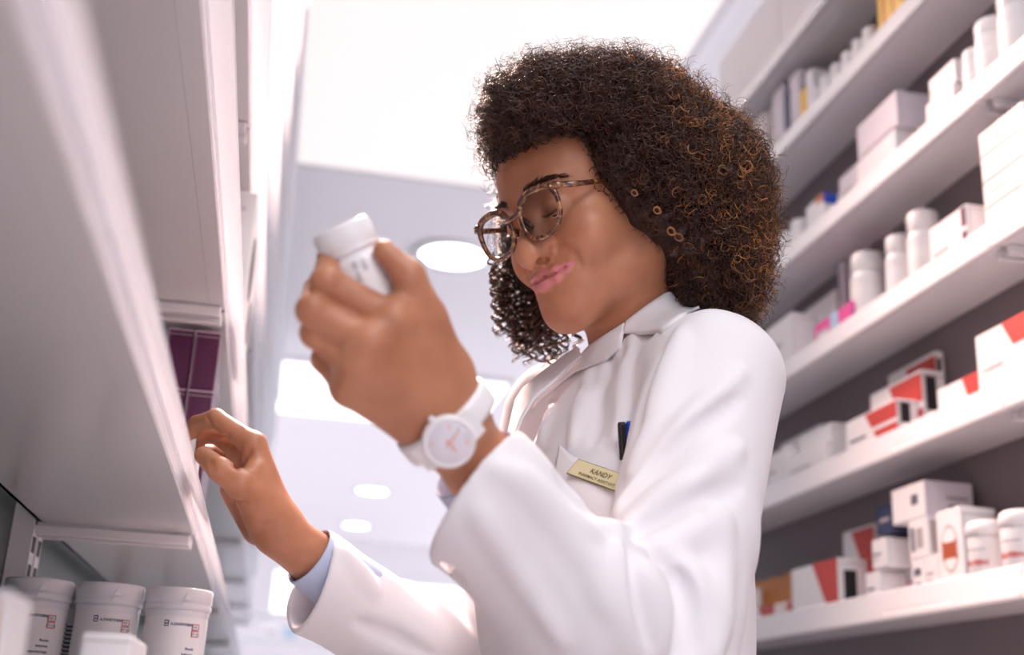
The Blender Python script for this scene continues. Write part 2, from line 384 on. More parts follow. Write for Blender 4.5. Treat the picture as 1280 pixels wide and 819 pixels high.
def mesh_field(prims, lo, hi, h, extra=None, B=8):
    """surface nets on the blocks that the surface passes through"""
    lo = np.array(lo, float); hi = np.array(hi, float); S = B * h
    nb = np.ceil((hi - lo) / S).astype(int); g = np.stack(np.meshgrid(*[np.arange(n) for n in nb], indexing='ij'), -1).reshape(-1, 3)
    sup = g // 4; key = (sup[:, 0] * 4096 + sup[:, 1]) * 4096 + sup[:, 2]; order = np.argsort(key, kind='stable'); g = g[order]; key = key[order]
    cuts = np.r_[0, np.nonzero(np.diff(key))[0] + 1, len(key)]
    o9 = np.stack(np.meshgrid(*[np.arange(B + 1)] * 3, indexing='ij'), -1).reshape(-1, 3)
    BL = []; VAL = []
    def ev(p, c, r):
        d = combine(p, prims, c, r)
        return extra(p, d) if extra is not None else d
    for i in range(len(cuts) - 1):
        blk = g[cuts[i]:cuts[i + 1]]; c = lo + (blk + .5) * S; cc = c.mean(0); cr = S * 4 * .87 + .07
        if not any(np.linalg.norm(q.c - cc) - q.R < cr for q in prims if q.op == 'u'): continue
        d = ev(c, cc, cr + .05); act = np.abs(d) < S * 1.25
        blk = blk[act]
        if not len(blk): continue
        p = (lo + (blk[:, None, :] * B + o9[None]) * h).reshape(-1, 3)
        v = ev(p, cc, cr).reshape(len(blk), -1)
        ok = (v.min(1) < 0) & (v.max(1) > 0); BL.append(blk[ok]); VAL.append(v[ok])
    blk = np.concatenate(BL); V = np.concatenate(VAL).reshape(-1, B + 1, B + 1, B + 1)
    cor = np.array([(0, 0, 0), (1, 0, 0), (0, 1, 0), (1, 1, 0), (0, 0, 1), (1, 0, 1), (0, 1, 1), (1, 1, 1)])
    C = np.stack([V[:, a:a + B, b:b + B, c:c + B] for a, b, c in cor], -1); neg = C < 0; mix = neg.any(-1) & ~neg.all(-1)
    ib, x, y, z = np.nonzero(mix); c8 = C[ib, x, y, z]; cell = blk[ib] * B + np.stack([x, y, z], 1)
    pos = np.zeros((len(cell), 3)); cnt = np.zeros(len(cell))
    for i in range(8):
        for j in range(i + 1, 8):
            if np.abs(cor[i] - cor[j]).sum() != 1: continue
            m = (c8[:, i] < 0) != (c8[:, j] < 0); t = c8[m, i] / (c8[m, i] - c8[m, j])
            pos[m] += cor[i] + t[:, None] * (cor[j] - cor[i]); cnt[m] += 1
    pos = lo + (cell + pos / cnt[:, None]) * h
    N = (nb.max() + 2) * B + 9; K = lambda a: (a[:, 0] * N + a[:, 1]) * N + a[:, 2]
    ck = K(cell); so = np.argsort(ck); cks = ck[so]
    quads = []
    for ax in range(3):
        e = np.eye(3, dtype=int)[ax]; k1 = np.where(e[1:].sum() == 0, 4, 0)
        hi_i = {0: 1, 1: 2, 2: 4}[ax]; m = (c8[:, 0] < 0) != (c8[:, hi_i] < 0); base = cell[m]; flip = c8[m, 0] < 0
        u = np.eye(3, dtype=int)[(ax + 1) % 3]; w = np.eye(3, dtype=int)[(ax + 2) % 3]
        ids = []; good = np.ones(len(base), bool)
        for off in (0 * u, -u, -u - w, -w):
            kk = K(base + off); j = np.searchsorted(cks, kk); j = np.clip(j, 0, len(cks) - 1); good &= cks[j] == kk; ids.append(so[j])
        q = np.stack(ids, 1); q[~flip] = q[~flip][:, ::-1]; quads.append(q[good])
    return pos, np.concatenate(quads)
def relax(v, q, n=2, lam=.5):
    """a little smoothing of the net"""
    e = np.concatenate([q[:, [0, 1]], q[:, [1, 2]], q[:, [2, 3]], q[:, [3, 0]]]); e = np.unique(np.sort(e, 1), axis=0)
    deg = np.bincount(e.ravel(), minlength=len(v)).astype(float); deg[deg == 0] = 1
    for i in range(n):
        for l in (lam, -lam * 1.03):
            s = np.stack([np.bincount(e[:, 0], v[e[:, 1], k], len(v)) + np.bincount(e[:, 1], v[e[:, 0], k], len(v)) for k in range(3)], 1)
            v = v + l * (s / deg[:, None] - v)
    return v
def fast_mesh(name, v, f, mats, smooth=True, parent=None, mi=None):
    """mesh from arrays; f is (n, 3) or (n, 4)"""
    f = np.asarray(f); me = bpy.data.meshes.new(name); me.vertices.add(len(v)); me.vertices.foreach_set('co', np.asarray(v, np.float32).ravel())
    n = f.shape[1]; me.loops.add(f.size); me.loops.foreach_set('vertex_index', f.astype(np.int32).ravel())
    me.polygons.add(len(f)); me.polygons.foreach_set('loop_start', np.arange(0, f.size, n, dtype=np.int32)); me.polygons.foreach_set('loop_total', np.full(len(f), n, np.int32))
    me.update(calc_edges=True); me.validate()
    for m in mats: me.materials.append(m)
    if mi is not None: me.polygons.foreach_set('material_index', np.asarray(mi, np.int32))
    me.polygons.foreach_set('use_smooth', np.full(len(me.polygons), smooth)); me.update()
    return link(bpy.data.objects.new(name, me), parent)
def trace(prims, px, d0=.55, d1=1.9, extra=None):
    """depth at which the lens first meets the solid at each pixel of px"""
    px = np.array(px, float); dirs = np.stack([(px[:, 0] - CX) / FPX, (px[:, 1] - CY) / FPX, np.ones(len(px))], 1) @ M.T
    ln = np.linalg.norm(dirs, axis=1); t = np.full(len(px), d0)
    for i in range(90):
        p = CAM + dirs * t[:, None]; d = combine(p, prims)
        if extra is not None: d = extra(p, d)
        t = np.minimum(t + .75 * d / ln, d1)
    return t
def resample(pl, n):
    pl = np.array(pl, float); s = np.r_[0, np.cumsum(np.linalg.norm(np.diff(pl[:, :2], axis=0), axis=1))]; t = np.linspace(0, s[-1], n)
    return np.stack([np.interp(t, s, pl[:, k]) for k in range(pl.shape[1])], 1)
# ------------------------------------------------------------------ the person
# body frame: SL her left, SF her front, SU up
SH_L, SH_R = W(893, 468, 1.02), W(700, 520, 1.30)
SU = np.array((0, 0, 1.0)); SL = SH_L - SH_R; SL[2] = 0; SL = unit(SL); SF = np.cross(SU, SL); SF = unit(SF)
if SF[0] > 0: SF = -SF
NECK = W(800, 445, 1.16)
# head frame
HF = dirw(unit((-.7413, .1894, -.6439))); HU = dirw((-.3154, -.9451, .0852)); HU = unit(HU - HU.dot(HF) * HF); HL = np.cross(HU, HF); HL = unit(HL)
if (M.T @ HL)[0] < 0: HL = -HL
HS = .925; HC = W(740, 263.4, 1.25 * HS)
AX = np.stack([HL, HF, HU])
def hq(x, y, z): return HC + HL * x + HF * y + HU * z            # full-size head
def hp(x, y, z): return HC + (HL * x + HF * y + HU * z) * HS    # her head, a little smaller
def hloc(p): return (np.asarray(p) - HC) @ AX.T / HS
def hell(c, r, op='u', k=.01, tilt=None):
    A = AX
    if tilt is not None:
        a, ax = tilt; R = np.array(Matrix.Rotation(a, 3, ax)); A = R @ AX
    return ell(hq(*c), r, A, op, k)
def shrink(q):
    return Prim(lambda p, f=q.fn: HS * f(HC + (p - HC) / HS), HC + (q.c - HC) * HS, q.R * HS, q.op, q.k * HS)
head = [
    hell((0, -.016, .034), (.0735, .092, .079)),
    hell((0, .022, -.004), (.0655, .068, .090), k=.03),
    hell((0, .045, .048), (.056, .042, .045), k=.03),                          # forehead
    cone(hq(-.050, .000, -.066), hq(-.014, .076, -.098), .015, .0125, k=.045),    # jaw
    cone(hq(.050, .000, -.066), hq(.014, .076, -.098), .015, .0125, k=.045),
    hell((0, .078, -.0975), (.0165, .0125, .0125), k=.022),                       # chin
    hell((0, .068, -.064), (.034, .022, .030), k=.03),                           # muzzle
    hell((-.044, .057, -.026), (.021, .020, .018), k=.028), hell((.044, .057, -.026), (.021, .020, .018), k=.028),   # cheekbones
    hell((-.042, .061, -.038), (.0185, .0195, .0185), k=.02), hell((.042, .061, -.038), (.0185, .0195, .0185), k=.02),     # smiling cheeks
    hell((0, .086, .024), (.040, .010, .0085), k=.018),                           # brow
    hell((-.033, .098, .003), (.0175, .0165, .0125), 's', .014), hell((.033, .098, .003), (.0175, .0165, .0125), 's', .014),
    cone(hq(0, .082, .012), hq(0, .101, -.028), .0085, .0120, k=.014),               # nose ridge
    sph(hq(0, .1035, -.033), .0142, k=.010),
    hell((-.0142, .0925, -.0318), (.0088, .0114, .0092), k=.006), hell((.0142, .0925, -.0318), (.0088, .0114, .0092), k=.006),
    hell((-.0086, .0985, -.0425), (.0050, .0078, .0048), 's', .0025), hell((.0086, .0985, -.0425), (.0050, .0078, .0048), 's', .0025),
    cone(hq(0, .092, -.049), hq(0, .093, -.056), .0022, .003, 's', .004),              # groove under the nose
    sph(hq(-.0315, .0745, .003), .0150, k=.004), sph(hq(.0315, .0745, .003), .0150, k=.004),      # lids
    hell((-.0315, .092, -.0068), (.0120, .010, .0027), 's', .0012), hell((.0315, .092, -.0068), (.0120, .010, .0027), 's', .0012),
    cone(hq(-.0315 - .013, .084, .0105), hq(-.0315 + .012, .0905, .0105), .0010, .0010, 's', .003), cone(hq(.0315 + .013, .084, .0105), hq(.0315 - .012, .0905, .0105), .0010, .0010, 's', .003),
]
# the near half of the smile is read off the face itself, the far half mirrors it
def on_skin(px, sink):
    d = trace([shrink(q) for q in head], px, .8, 1.4); L = [hloc(W(x, y, t)) for (x, y), t in zip(px, d)]
    L = [np.array((max(q[0], .0004), q[1], q[2])) for q in L]; L[0][0] = 0
    L = [q - np.array((q[0] * 8, .8, 0)) * (sink / np.hypot(q[0] * 8, .8)) for q in L]
    return [hq(-x, y, z) for x, y, z in L[:0:-1]] + [hq(x, y, z) for x, y, z in L]
def both(r): return r[:0:-1] + r
LIPU = on_skin([(669, 346), (680, 343), (694, 338), (708, 332.5), (718, 328.5)], .0010)
LIPD = on_skin([(672, 360), (684, 356.5), (697, 348.5), (708.5, 338), (716.5, 330.5)], .0014)
SEAM = on_skin([(670, 353.5), (680, 349.5), (693, 343), (706, 335.3), (717, 329), (722, 325)], -.0006)
lip_u = chain(LIPU, both([.0044, .0044, .0038, .0026, .0010]), k=.003); lip_d = chain(LIPD, both([.0054, .0053, .0044, .0028, .0010]), k=.003)
CREASE = on_skin([(670, 330), (693, 311), (707, 312), (719, 319), (725, 331)], -.0008); nC = len(CREASE) // 2
head += [chain(CREASE[nC + 1:], [.0010, .0013, .0013, .0010], 's', .006), chain(CREASE[:nC], [.0010, .0013, .0013, .0010], 's', .006)]
head += [lip_u, lip_d, chain(SEAM, both([.0012, .0012, .0012, .0012, .0015, .0015]), 's', .0016)]
for s in (-1, 1):                                                              # ears under the hair
    head += [hell((s * .074, -.012, -.008), (.008, .019, .031), k=.006, tilt=(s * .3, 'Z')), hell((s * .080, -.008, -.004), (.004, .011, .018), 's', .004)]
lip_u, lip_d = shrink(lip_u), shrink(lip_d); head = [shrink(q) for q in head]
neck = [cone(hp(0, -.012, -.075), NECK, .047, .047, k=.025, flat=None), cone(NECK - SU * .02, NECK + SL * .06 - SU * .05, .036, .034, k=.02), cone(NECK - SU * .02, NECK - SL * .06 - SU * .05, .036, .034, k=.02),
        cone(hp(.050, -.012, -.05), NECK + SF * .028 - SU * .0, .011, .010, k=.022)]
# torso under the coat
CHEST = NECK - SU * .20 - SL * .0; HIP = NECK - SU * .56
tax = np.stack([SL, SF, SU])
torso = [ell(CHEST + SF * .01, (.135, .085, .17), tax, k=.04), ell(NECK - SU * .40, (.11, .075, .14), tax, k=.05), ell(HIP, (.145, .095, .13), tax, k=.05),
         cone(NECK - SU * .06 + SL * .05, SH_L - SU * .005, .05, .045, k=.03), cone(NECK - SU * .06 - SL * .05, SH_R - SU * .005, .05, .045, k=.03)]
# arms
EL_L, WR_L = W(818, 856, .835), W(566, 540, .765)
EL_R, WR_R = W(620, 872, 1.24), W(352, 668, 1.135)
arms = [cone(SH_L, EL_L, .042, .035, k=.03), cone(EL_L, EL_L + (WR_L - EL_L) * .45, .036, .036, k=.02), cone(EL_L + (WR_L - EL_L) * .45, WR_L, .035, .0225, k=.02),
        cone(SH_R, EL_R, .042, .035, k=.03), cone(EL_R, EL_R + (WR_R - EL_R) * .45, .036, .036, k=.02), cone(EL_R + (WR_R - EL_R) * .45, WR_R, .035, .0225, k=.02)]
# her left hand, back of it towards the lens, closed round the bottle
def P3(l): return [W(*q) for q in l]
vdir = unit(W(470, 440, 1) - CAM)
LH = dict(
    index=(P3([(493, 400, .722), (408, 353, .712), (414, 322, .742), (440, 312, .765)]), [.0105, .0093, .0084, .0074]),
    middle=(P3([(462, 428, .712), (391, 388, .706), (398, 362, .742), (432, 352, .768)]), [.0110, .0096, .0086, .0076]),
    ring=(P3([(446, 458, .716), (395, 416, .715), (402, 392, .748), (436, 382, .772)]), [.0104, .0090, .0082, .0072]),
    little=(P3([(438, 484, .728), (408, 449, .735), (412, 428, .760), (438, 412, .780)]), [.0105, .0088, .0078, .0068]),
    thumb=(P3([(556, 468, .752), (534, 394, .735), (511, 345, .722), (480, 314, .722)]), [.0155, .0112, .0098, .0070]))
lhand = []
wl = WR_L
for nm, f in (('index', .62), ('middle', .62), ('ring', .62), ('little', .62)):
    m = LH[nm][0][0]; q = wl + (m - wl) * .12
    lhand.append(cone(q, m, .0185, .0132 if nm != 'little' else .0120, k=.016))
lhand += [cone(wl + (LH['thumb'][0][0] - wl) * .2, LH['thumb'][0][0], .019, .0165, k=.018), cone(LH['thumb'][0][0], LH['index'][0][0], .0125, .0095, k=.012),
          cone(W(536, 408, .738), W(512, 404, .733), .0085, .0080, k=.012)]
for nm in ('index', 'middle', 'ring', 'little'): lhand.append(chain(*LH[nm], k=.0025, ki=.003))
lhand.append(chain(*LH['thumb'], k=.010, ki=.004))
for nm in ('index', 'middle', 'ring', 'little'):                                # knuckles
    lhand.append(sph(LH[nm][0][0] - vdir * .0055, .0088, k=.010))
    lhand.append(sph(LH[nm][0][1] - vdir * .001, .0092 if nm != 'little' else .0084, k=.003))
# her right hand reaching into the shelf, palm towards the lens
RH = dict(
    index=(P3([(317, 556, 1.150), (270, 523, 1.165), (246, 530, 1.178), (238, 546, 1.180)]), [.0112, .0092, .0082, .0072]),
    middle=(P3([(304, 566, 1.172), (270, 543, 1.200), (251, 545, 1.200), (243, 554, 1.195)]), [.0112, .0095, .0084, .0074]),
    ring=(P3([(296, 582, 1.190), (268, 566, 1.222), (256, 566, 1.212), (249, 566, 1.202)]), [.0108, .0090, .0080, .0070]),
    little=(P3([(291, 604, 1.198), (270, 588, 1.222), (262, 582, 1.212), (256, 577, 1.204)]), [.0098, .0080, .0072, .0064]),
    thumb=(P3([(330, 640, 1.128), (301, 606, 1.108), (275, 587, 1.112), (254, 569, 1.130)]), [.0175, .0135, .0112, .0086]))
rhand = []
wr = WR_R
for nm in ('index', 'middle', 'ring', 'little'):
    m = RH[nm][0][0]; q = wr + (m - wr) * .15
    rhand.append(cone(q, m, .0175, .0125 if nm != 'little' else .0112, k=.014))
rhand += [cone(wr + (RH['thumb'][0][0] - wr) * .1, RH['thumb'][0][0], .0175, .0170, k=.016), cone(RH['thumb'][0][0], W(318, 590, 1.128), .0125, .0105, k=.012),
          cone(W(322, 662, 1.160), W(290, 615, 1.185), .0150, .0105, k=.014)]
for nm in ('index', 'middle', 'ring', 'little'): rhand.append(chain(*RH[nm], k=.006, ki=.003))
rhand.append(chain(*RH['thumb'], k=.010, ki=.004))
RCREASE = [([(266, 547), (278, 547), (290, 543), (301, 536)], .0011), ([(301, 556), (300, 569), (293, 584)], .0013), ([(314, 562), (306, 576), (296, 586)], .0013), ([(261, 577), (264, 589)], .0009), ([(265, 577), (268, 588)], .0008),
           ([(286, 622), (297, 628), (308, 629)], .0012), ([(326, 658), (342, 653)], .0010), ([(318, 668), (330, 668)], .0008), ([(258, 522), (264, 532)], .0009)]
cr_pr = []
for pl, r in RCREASE:
    px = resample(pl, 7); d = trace(rhand + arms, px, .9, 1.4); pts = [W(x, y, t) for (x, y), t in zip(px, d) if t < 1.35]
    if len(pts) > 2: cr_pr.append(chain(pts, [r * .6] + [r] * (len(pts) - 2) + [r * .6], 's', .004, .002))
rhand += cr_pr
body_prims = head + neck + torso + arms + lhand + rhand
allc = np.array([q.c for q in body_prims]); allr = np.array([q.R for q in body_prims])[:, None]
BH = .0015
bv, bq = mesh_field(body_prims, (allc - allr).min(0) - .02, (allc + allr).max(0) + .02, BH)
bv = relax(bv, bq, 3)
# skin: one material, lips told apart by a point attribute
def skin_material():
    m = bpy.data.materials.new('brown_skin'); m.use_nodes = True; nt = m.node_tree; b = nt.nodes['Principled BSDF']
    at = nt.nodes.new('ShaderNodeAttribute'); at.attribute_name = 'lip'
    tc = nt.nodes.new('ShaderNodeTexCoord'); n1 = nt.nodes.new('ShaderNodeTexNoise'); n1.inputs['Scale'].default_value = 38; n1.inputs['Detail'].default_value = 5
    nt.links.new(tc.outputs['Object'], n1.inputs['Vector'])
    cr = nt.nodes.new('ShaderNodeValToRGB'); cr.color_ramp.elements[0].position = .3; cr.color_ramp.elements[1].position = .72
    cr.color_ramp.elements[0].color = (.43, .178, .096, 1); cr.color_ramp.elements[1].color = (.54, .243, .136, 1); nt.links.new(n1.outputs['Fac'], cr.inputs[0])
    x = nt.nodes.new('ShaderNodeMix'); x.data_type = 'RGBA'; nt.links.new(at.outputs['Fac'], x.inputs[0]); nt.links.new(cr.outputs[0], x.inputs[6]); x.inputs[7].default_value = (.66, .23, .24, 1)
    nt.links.new(x.outputs[2], b.inputs['Base Color']); b.inputs['Roughness'].default_value = .42; b.inputs['Specular IOR Level'].default_value = .45
    b.inputs['Subsurface Weight'].default_value = .25; b.inputs['Subsurface Radius'].default_value = (1, .35, .2); b.inputs['Subsurface Scale'].default_value = .004
    n2 = nt.nodes.new('ShaderNodeTexNoise'); n2.inputs['Scale'].default_value = 700; n2.inputs['Detail'].default_value = 4; nt.links.new(tc.outputs['Object'], n2.inputs['Vector'])
    bp = nt.nodes.new('ShaderNodeBump'); bp.inputs['Strength'].default_value = .12; bp.inputs['Distance'].default_value = .0006
    nt.links.new(n2.outputs['Fac'], bp.inputs['Height']); nt.links.new(bp.outputs['Normal'], b.inputs['Normal'])
    return m
MAT['skin'] = skin_material()
person = fast_mesh('person', bv, bq, [MAT['skin']])
dl = np.minimum(lip_u.fn(bv), lip_d.fn(bv)); lipw = np.clip(1 - (dl + .0001) / .0010, 0, 1)
la = person.data.attributes.new('lip', 'FLOAT', 'POINT'); la.data.foreach_set('value', lipw.astype(np.float32))
tag(person, 'woman in a white lab coat and glasses with curly brown hair reading a bottle label', 'person')
# eyes
for s in (-1, 1):
    e = MB(); g = unit(np.array((.02, 1, -.42))); gd = HL * g[0] + HF * g[1] + HU * g[2]; c = hp(s * .0315, .0745, .003)
    e.lathe([(.0133 * HS * math.sin(a), -.0133 * HS * math.cos(a)) for a in np.linspace(.05, math.pi - .42, 18)], 'eyewhite', 24, c, True, gd)
    e.lathe([(.0133 * HS * math.sin(a), -.0133 * HS * math.cos(a)) for a in np.linspace(math.pi - .42, math.pi - .02, 8)], 'iris', 24, c, True, gd)
    e.build('eye', person)
# eyebrows: short hairs on the brow ridge
def strands_mesh(name, strands, radii, colors, mats, parent, nside=3):
    """strands: (S, n, 3); every strand a thin tube"""
    P = np.asarray(strands); S, n, _ = P.shape; T = np.gradient(P, axis=1); T /= np.linalg.norm(T, axis=2, keepdims=True) + 1e-9
    ref = np.array((.31, .52, .79)); A = np.cross(T, ref); A /= np.linalg.norm(A, axis=2, keepdims=True) + 1e-9; Bn = np.cross(T, A)
    tp = np.ones(n); tp[-3:] = (.8, .55, .2); R = np.asarray(radii)[:, None] * tp[None]
    rings = [P + (A * math.cos(2 * math.pi * k / nside) + Bn * math.sin(2 * math.pi * k / nside)) * R[..., None] for k in range(nside)]
    V = np.stack(rings, 2).reshape(-1, 3)
    b = (np.arange(S)[:, None, None] * n + np.arange(n - 1)[None, :, None]) * nside; k = np.arange(nside)[None, None]; k2 = (k + 1) % nside
    F = np.stack([b + k, b + k2, b + nside + k2, b + nside + k], -1).reshape(-1, 4)
    o = fast_mesh(name, V, F, mats, True, parent)
    if colors is not None:
        a = o.data.attributes.new('tone', 'FLOAT', 'POINT'); a.data.foreach_set('value', np.repeat(np.asarray(colors, np.float32), n * nside))
    return o
def hair_material(name, c0, c1, c2):
    m = bpy.data.materials.new(name); m.use_nodes = True; nt = m.node_tree; b = nt.nodes['Principled BSDF']
    at = nt.nodes.new('ShaderNodeAttribute'); at.attribute_name = 'tone'; cr = nt.nodes.new('ShaderNodeValToRGB')
    cr.color_ramp.elements[0].color = (*c0, 1); cr.color_ramp.elements[1].color = (*c2, 1); e = cr.color_ramp.elements.new(.6); e.color = (*c1, 1)
    nt.links.new(at.outputs['Fac'], cr.inputs[0]); nt.links.new(cr.outputs[0], b.inputs['Base Color'])
    b.inputs['Roughness'].default_value = .36; b.inputs['Specular IOR Level'].default_value = .55; return m
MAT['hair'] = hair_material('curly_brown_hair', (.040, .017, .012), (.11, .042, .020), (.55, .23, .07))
MAT['brow'] = hair_material('brow_hair', (.05, .022, .014), (.05, .022, .014), (.05, .022, .014))
def on_face(px):
    d = trace(head, px, .85, 1.3); return [W(x, y, t) for (x, y), t in zip(px, d)]
for s in (-1, 1):
    st = []
    for i in range(200):
        t = RNG.random(); x = s * (.013 + .040 * t); z = .0238 + .0080 * math.sin(t * 2.3) - .003 * t + RNG.normal() * .0014 * (1.2 - .7 * t)
        root = hp(x, .12, z)
        # walk inward along the face axis to the skin
        o_ = root.copy()
        for _ in range(25): o_ = o_ - HF * combine(o_[None], head)[0] * .8
        dirv = HL * s * (.8 + .2 * t) + HU * (.55 - .75 * t) + HF * (.1 - .35 * t); dirv = unit(dirv + RNG.normal(size=3) * .12)
        st.append([o_ + HF * .0006 + dirv * .0085 * u_ + HF * .0010 * math.sin(u_ * 3.1) for u_ in np.linspace(0, 1, 5)])
    strands_mesh('eyebrow', st, np.full(200, .00034), np.zeros(200), [MAT['brow']], person)

for s in (-1, 1):                                                              # lashes along the lowered upper lids
    st = []; c = np.array((s * .0315, .0745, .003))
    for t in np.linspace(-1, 1, 54):
        a = t * .82; r0 = .0150; root = c + np.array((math.sin(a) * r0 * .82, math.cos(a) * r0 * .93, -.0062 + .0030 * t * t + .0006 * RNG.normal()))
        dv = unit(np.array((math.sin(a) * .8 + s * .15, .75, -.55 + .1 * RNG.normal()))); up2 = np.array((0, .2, .9))
        st.append([hp(*(root + dv * .0078 * u + up2 * .0042 * u * u)) for u in np.linspace(0, 1, 5)])
    strands_mesh('eyelashes', st, np.full(54, .00030), np.zeros(54), [MAT['brow']], person)
# ------------------------------------------------------------------ hair
def cell3(px, py, d, rx, ry, rz): return ell(W(px, py, d), (rx, ry, rz), M.T, k=.03)
hairv = [cell3(778, 216, 1.175, .112, .102, .125), cell3(846, 262, 1.155, .076, .094, .10), cell3(880, 322, 1.150, .046, .056, .085), cell3(676, 156, 1.130, .040, .050, .085),
         cell3(742, 134, 1.160, .080, .044, .10), cell3(664, 285, 1.235, .028, .060, .045), cell3(896, 244, 1.16, .046, .068, .08), cell3(826, 335, 1.12, .045, .030, .05), cell3(630, 150, 1.14, .014, .034, .05), cell3(908, 338, 1.14, .030, .044, .06), cell3(880, 376, 1.12, .034, .016, .05)]
def face_cut(p):
    """positive where the bare face must stay clear of hair"""
    q = hloc(p); x, y, z = q[:, 0], q[:, 1], q[:, 2]
    z = z + .0035 * np.sin(p[:, 0] * 260 + 1) * np.sin(p[:, 1] * 230) + .002 * np.sin(p[:, 2] * 520)
    yb = np.interp(z, [-.16, -.085, -.060, -.030, .010, .030, .060], [-.030, -.012, .008, .030, .047, .052, .046])
    front = -smin(-(yb - y), -(z - .066), .02) if False else smin(y - yb, .068 - z, .022)
    return np.minimum(front, np.where(x < 0, .070 + x, .5))
core_pr = hairv + []
cut_nz = lambda p: .006 * (np.sin(p[:, 0] * 310) * np.sin(p[:, 1] * 270 + 1) + np.sin(p[:, 2] * 290 + 2) * np.sin(p[:, 0] * 190))
hc = np.array([q.c for q in hairv]); hr = np.array([q.R for q in hairv])[:, None]
cv, cq = mesh_field(hairv, (hc - hr).min(0) - .02, (hc + hr).max(0) + .02, .0034, extra=lambda p, d: smax(d + .013 + cut_nz(p), face_cut(p) + .006, .006))
hair = fast_mesh('hair', cv, cq, [MAT['hair']], True, person)
a_ = hair.data.attributes.new('tone', 'FLOAT', 'POINT'); a_.data.foreach_set('value', np.zeros(len(cv), np.float32))
tag(hair, 'thick mass of brown curls with copper ends')
def grad(fn, p, e=.002):
    g = np.stack([fn(p + np.eye(3)[k] * e) - fn(p - np.eye(3)[k] * e) for k in range(3)], 1); return g / (np.linalg.norm(g, axis=1, keepdims=True) + 1e-9)
hfn = lambda p: combine(p, hairv)
lo_, hi_ = (hc - hr).min(0) - .02, (hc + hr).max(0) + .02
def shell_points(n, dmin, dmax):
    out = []; tot = 0
    while tot < n:
        p = lo_ + RNG.random((60000, 3)) * (hi_ - lo_); d = hfn(p); fc = face_cut(p); k = (((d > dmin) & (d < dmax)) | ((fc > -.016) & (d < -.001) & (hloc(p)[:, 0] > -.03))) & (fc < 0)
        out.append(p[k]); tot += k.sum()
    return np.concatenate(out)[:n]
def curls(n, dmin, dmax, len_, rad_, turns_, thick, npt=18, outw=.7, down=.5, rnd=.6, tone=(0, .5)):
    p0 = shell_points(n, dmin, dmax); g = grad(hfn, p0); t0 = np.cross(g, RNG.normal(size=(n, 3))); t0 /= np.linalg.norm(t0, axis=1, keepdims=True)
    hc0 = HC + HU * .02; out = p0 - hc0; out /= np.linalg.norm(out, axis=1, keepdims=True)
    ax = g * outw * RNG.random((n, 1)) + t0 * rnd - SU * down * (.4 + RNG.random((n, 1))) + out * .2; ax /= np.linalg.norm(ax, axis=1, keepdims=True)
    L = len_ * (.6 + .8 * RNG.random(n)); R = rad_ * (.6 + .9 * RNG.random(n)); tn = turns_ * (.7 + .6 * RNG.random(n)); ph = RNG.random(n) * 6.28
    a = np.cross(ax, RNG.normal(size=(n, 3))); a /= np.linalg.norm(a, axis=1, keepdims=True); b = np.cross(ax, a)
    u = np.linspace(0, 1, npt); ang = ph[:, None] + tn[:, None] * 6.28 * u[None]
    rr = R[:, None] * np.clip(u * 4 + .3, 0, 1)[None]
    bend = -SU * .12 * L.mean()
    P = p0[:, None] + ax[:, None] * (u[None, :, None] - .5) * L[:, None, None] + a[:, None] * (np.cos(ang) * rr)[..., None] + b[:, None] * (np.sin(ang) * rr)[..., None] + bend * (u ** 2)[None, :, None]
    ok = (face_cut(P.reshape(-1, 3)).reshape(n, npt) < .006).all(1)
    # coats and shoulders stay clear of the hair's lower ends
    P = P[ok]; p0 = p0[ok]
    loc = hloc(p0)
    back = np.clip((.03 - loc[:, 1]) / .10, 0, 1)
    tn_ = tone[0] + (tone[1] - tone[0]) * RNG.random(len(P)) ** 1.6 * (.45 + .8 * back)  # tone raised towards the back: golden light painted into strand colour
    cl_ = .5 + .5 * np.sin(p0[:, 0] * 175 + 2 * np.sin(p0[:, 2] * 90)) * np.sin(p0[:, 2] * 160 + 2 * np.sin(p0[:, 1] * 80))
    tn_ = tn_ * (.35 + 1.3 * cl_)  # copper clumps painted in as highlights
    return P, np.full(len(P), thick) * (.7 + .6 * RNG.random(len(P))), np.clip(tn_, 0, 1)
def put(name, label=None, *a, **k):
    P, R, T = curls(*a, **k); o = strands_mesh(name, P, R, T, [MAT['hair']], hair)
    o['kind'] = 'stuff'
    return o
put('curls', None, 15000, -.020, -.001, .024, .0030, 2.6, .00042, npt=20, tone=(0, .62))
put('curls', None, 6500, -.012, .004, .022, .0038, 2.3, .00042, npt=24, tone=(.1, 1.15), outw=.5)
put('flyaway_hairs', None, 5200, -.004, .011, .026, .0040, 1.7, .00020, npt=20, outw=1.4, down=.1, rnd=.8, tone=(.1, .9))
